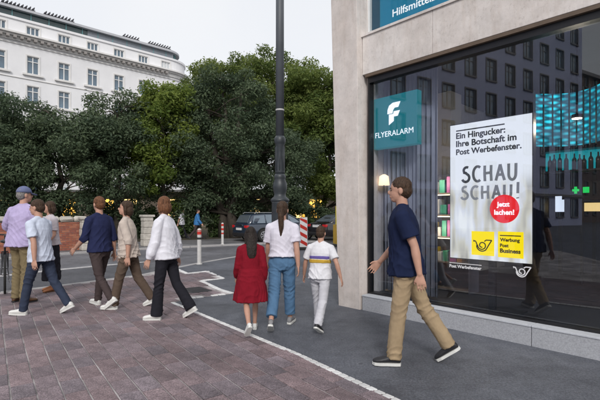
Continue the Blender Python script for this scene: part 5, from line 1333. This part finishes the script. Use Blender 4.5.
    # ---- trousers / skirt / dress
    if O.get('trousers'):
        m, length, rk, rh = O['trousers']; C = MB()
        C.loft([[T(v) if z > .94 else v+dz for v in ering(z, rx*bw, ry*build)] for z, rx, ry in ((.80, .14, .11), (.86, .175, .130), (.92, .18, .132), (.99, .165, .118), (1.02, .16, .114))])
        for pre in legs:
            hip, kn, an, f, up = legs[pre]
            if length >= .99: ends = [kn, kn.lerp(an, .5), an+Vector((0, 0, -.015))]
            else: ends = [kn, kn.lerp(an, max(.05, (length-.5)*2*.5)), kn.lerp(an, max(.1, (length-.5)*2))]
            rr_ = [rk, (rk+rh)/2, rh]
            chain(C, [hip+Vector((0, 0, -.02)), hip.lerp(kn, .5)], [.1*build, (.09+rk)/2+.004]); C.tube([hip.lerp(kn, .5)]+ends, [(.09+rk)/2+.004]+rr_, 16); C.ell(kn, (rk*.98,)*3)
        remesh(C, 'trousers', m, t, .0085, 3, .01, s, fold='trousers')
    if O.get('skirt'):
        m, top_, hem, fl = O['skirt']; C = MB()
        zs_ = [hem+(top_-hem)*i/6 for i in range(7)]
        yl = sum(l_[1].y for l_ in legs.values())/2
        rg = []
        for z in zs_:
            u_ = (top_-z)/(top_-hem); rx = (.172+fl*u_)*bw if z < 1.0 else .165*bw; ry = (.125+fl*u_*1.1)*build if z < 1.0 else .118*build
            rg.append([Vector((rx*cos(a_)*(1+.05*sin(6*a_)*u_), yl*.5*u_+ry*sin(a_)*(1+.05*sin(6*a_)*u_), z))+dz for a_ in [2*pi*q/36 for q in range(36)]])
        C.loft(rg); remesh(C, 'skirt', m, t, .0085, 3, .008, s, fold='skirt')
    # ---- shoes
    sm, som = O['shoes']
    for pre in legs:
        hip, kn, an, f, up = legs[pre]; rt = f.cross(up).normalized(); C = MB()
        o0 = an-up*.075
        ringz = []
        for q, wd_, ht in ((-.065, .018, .045), (-.055, .032, .075), (-.02, .037, .095), (.03, .037, .088), (.08, .042, .066), (.13, .046, .052), (.17, .04, .042), (.195, .022, .028)):
            ringz.append([o0+f*q+rt*(wd_*cos(a_))+up*(.012+max(0, ht*(.5+.5*sin(a_)))) for a_ in [2*pi*k/12 for k in range(12)]])
        C.loft(ringz); so_ = remesh(C, 'shoe', sm, t, .008, 3, 0, s)
        C = MB(); out_ = [(-.07, 0), (-.06, .03), (-.02, .038), (.06, .04), (.13, .048), (.18, .038), (.2, 0)]; ol = out_+[(a, -b) for a, b in out_[-2:0:-1]]
        pts = [o0+f*a+rt*b for a, b in ol]; n = len(pts)
        C.add([p_-up*.006 for p_ in pts]+[p_+up*.02 for p_ in pts], [tuple(range(n)), tuple(range(2*n-1, n-1, -1))]+[(i, (i+1) % n, n+(i+1) % n, n+i) for i in range(n)])
        o_ = C.build('sole', som, so_); o_.data.transform(Matrix.Scale(s, 4))
    if O.get('bag'):
        m = O['bag']; C = MB(); C.ell(T((.21, -.03, .93)), (.05, .13, .1), 16, 10); C.tube([T((.2, .05, 1.0)), T((.1, .1, 1.25)), T((-.1, .02, 1.47)), T((-.02, -.12, 1.35)), T((.19, -.1, 1.0))], .012, 6)
        remesh(C, 'shoulder_bag', m, t, .01, 3, 0, s)
    return t
def hairmat(name, c):
    m = mat(name, c, .6, .3, 30, 0, 60, spec=.25); n = m.node_tree; L = n.links.new; b = n.nodes['Principled BSDF']
    t = n.nodes.new('ShaderNodeTexCoord'); mp = n.nodes.new('ShaderNodeMapping'); mp.inputs['Scale'].default_value = (150, 150, 9); L(t.outputs['Object'], mp.inputs[0])
    q = n.nodes.new('ShaderNodeTexNoise'); q.inputs['Scale'].default_value = 1.0; q.inputs['Detail'].default_value = 3; q.inputs['Distortion'].default_value = .6; L(mp.outputs[0], q.inputs['Vector'])
    r = n.nodes.new('ShaderNodeValToRGB'); C_ = Vector(c); r.color_ramp.elements[0].position = .35; r.color_ramp.elements[0].color = (*(C_*.45), 1); r.color_ramp.elements[1].position = .68; r.color_ramp.elements[1].color = (*(C_*1.9), 1)
    L(q.outputs['Fac'], r.inputs[0]); L(r.outputs[0], b.inputs['Base Color'])
    bp = n.nodes.new('ShaderNodeBump'); bp.inputs['Strength'].default_value = .9; bp.inputs['Distance'].default_value = .006; L(q.outputs['Fac'], bp.inputs['Height']); L(bp.outputs[0], b.inputs['Normal'])
    return m
HB = hairmat('hair_brown', (.045, .026, .016)); HD = hairmat('hair_dark', (.018, .013, .011)); HR_ = hairmat('hair_auburn', (.12, .052, .025)); HG = hairmat('hair_grey', (.18, .17, .165))
WS = mat('shoe_white', (.68, .68, .66), .6, .06, 20); WSO = mat('sole_white', (.62, .62, .6), .7); BR = mat('shoe_brown', (.09, .045, .022), .5); BK = mat('shoe_black', (.02, .02, .024), .5)
walk = dict(lt=24, lk=6, lf=6, rt=-18, rk=22, rf=-32, la=-22, le=12, ra=20, re=22, lean=4)
def mw(**k): d = dict(walk); d.update(k); return d
def other(**k):
    d = dict(rt=24, rk=6, rf=6, lt=-18, lk=22, lf=-32, ra=-22, re=12, la=20, le=22, lean=4); d.update(k); return d
# left trio
person('standing man in lavender shirt and blue-grey cap with khaki trousers', G(22, 303), 18, 1.83, dict(lt=2, rt=-2, stance=.03, la=6, lo=34, le=50, li=35, ra=10, re=20, yaw=20), dict(hairm=HG, cap=cloth('cap', (.13, .15, .26)), top=(cloth('lavender', (.42, .36, .56)), 'mid', .84, .02), trousers=(cloth('khaki_olive', (.19, .15, .085)), 1, .072, .068), shoes=(BR, BK), build=1.18, collar=True))
person('woman in pale top and long black skirt with sandals beside the capped man', G(51.5, 291.5), 215, 1.63, dict(lt=3, rt=-3, la=8, le=40, ra=4, re=30, yaw=25), dict(fem=True, hair='bob', hairm=HB, top=(cloth('pale_pink', (.52, .47, .5)), 'short', .9, .01), skirt=(cloth('black', (.018, .018, .024)), 1.0, .20, .03), shoes=(mat('sandal', (.35, .14, .06), .6), BR)))
person('walker in white-blue shirt, dark jeans and white sneakers crossing at far left', G(41, 315), -84, 1.63, mw(rt=-19, rk=10, rf=-26, lt=18, ra=12, re=40, la=-14, yaw=-8, nod=4), dict(hairm=HB, top=(cloth('white_blue', (.55, .6, .72)), 'short', .82, .015), trousers=(cloth('dark_jeans', (.035, .045, .075)), 1, .066, .058), shoes=(WS, WSO), build=.97))
# middle trio
person('walker in navy top and dark trousers left of the one in beige', G(100, 307.5), -66, 1.67, other(rt=13, rk=5, lt=-12, lk=30, lf=-38, ra=-10, la=14, le=35, yaw=12, lean=2), dict(hair='short', hairm=HR_, top=(cloth('navy', (.02, .025, .07)), 'mid', .88, .012), trousers=(cloth('dark_brown', (.06, .045, .045)), 1, .064, .056), shoes=(WS, WSO)))
person('walker in loose beige shirt and brown trousers with white shoes', G(129, 308.5), -96, 1.62, mw(lt=17, rt=-15, rk=14, rf=-22, la=-14, le=20, ra=10, re=20, nod=-6, yaw=-10, lean=5), dict(fem=True, hair='bob', hairm=HB, top=(cloth('beige', (.5, .43, .38)), 'mid', .84, .02), trousers=(cloth('brown', (.10, .072, .055)), 1, .074, .068), shoes=(WS, WSO)))
person('walker in loose white blouse and black flared trousers', G(166, 319.5), -80, 1.64, mw(lt=8, lk=3, lf=1, rt=-15, rk=20, rf=-30, ra=-12, re=14, ro=14, la=10, yaw=14, lean=3), dict(fem=True, hair='bob', hairm=HR_, top=(cloth('white', (.68, .68, .74)), 'long', .86, .028), trousers=(cloth('black', (.018, .018, .024)), 1, .07, .085), shoes=(WS, WSO)))
# family walking away
person('girl in knee-length dark red dress walking on the white setts', G(251, 333), -14, 1.27, other(lift=1, rt=16, rk=4, rf=4, lt=-16, lk=38, lf=-46, la=10, ra=-10, le=30, re=25), dict(fem=True, hair='long', hairm=HD, top=(cloth('dark_red', (.19, .008, .018)), 'long', .9, .018), dress=(.54, .10), shoes=(WS, WSO)))
person('woman with long dark ponytail, white top and blue jeans walking away', G(282, 327), 6, 1.58, other(rt=14, rk=4, rf=2, lt=-16, lk=24, lf=-30, la=12, ra=-8, le=20), dict(fem=True, hair='pony', hairm=HB, top=(cloth('white_top', (.62, .6, .68)), 'short', .98, .012), trousers=(cloth('jeans', (.085, .17, .29)), .92, .082, .076), shoes=(mat('shoe_grey', (.2, .2, .21), .6), WSO), build=1.04))
person('child in white shirt with yellow and violet stripe and pale trousers', G(320, 329), 22, 1.27, mw(lt=16, rt=-16, rk=24, lo=22, ro=26, la=10, ra=-12), dict(hair='short', hairm=HB, top=(cloth('white_kid', (.66, .66, .7)), 'short', .86, .016), stripes=((cloth('yellow', (.52, .33, .05)), 1.13, 1.19), (cloth('violet', (.13, .10, .32)), 1.20, 1.25)), trousers=(cloth('pale_grey', (.5, .5, .54)), 1, .078, .074), shoes=(BK, WSO)))
# man by the window
person('man in navy shirt and khaki trousers striding past the shop window', G(406, 363.5), -76, 1.76, mw(lt=9, lk=3, lf=1, rt=-22, rk=20, rf=-36, ra=16, re=30, la=-18), dict(hair='short', hairm=HB, top=(cloth('navy_blue', (.012, .018, .05)), 'short', .84, .014), trousers=(cloth('khaki', (.34, .255, .16)), 1, .075, .07), shoes=(BK, WSO), build=1.08, collar=True))
# far passers-by
person('distant passer-by in blue jacket by the hedge', base(197, 23.5)+Vector((0, 0, .002)), 80, 1.72, mw(), dict(hairm=HD, top=(cloth('bright_blue', (.05, .18, .42)), 'long', .84, .03), trousers=(cloth('dark_brown', (.06, .045, .045)), 1, .07, .06), shoes=(BK, BK)), voxel=.012)
person('distant passer-by in white shirt by the hedge', base(182, 24)+Vector((0, 0, .002)), 95, 1.74, other(), dict(hairm=HD, top=(cloth('white', (.68, .68, .74)), 'short', .84, .02), trousers=(cloth('black', (.018, .018, .024)), 1, .07, .06), shoes=(BK, BK)), voxel=.012)
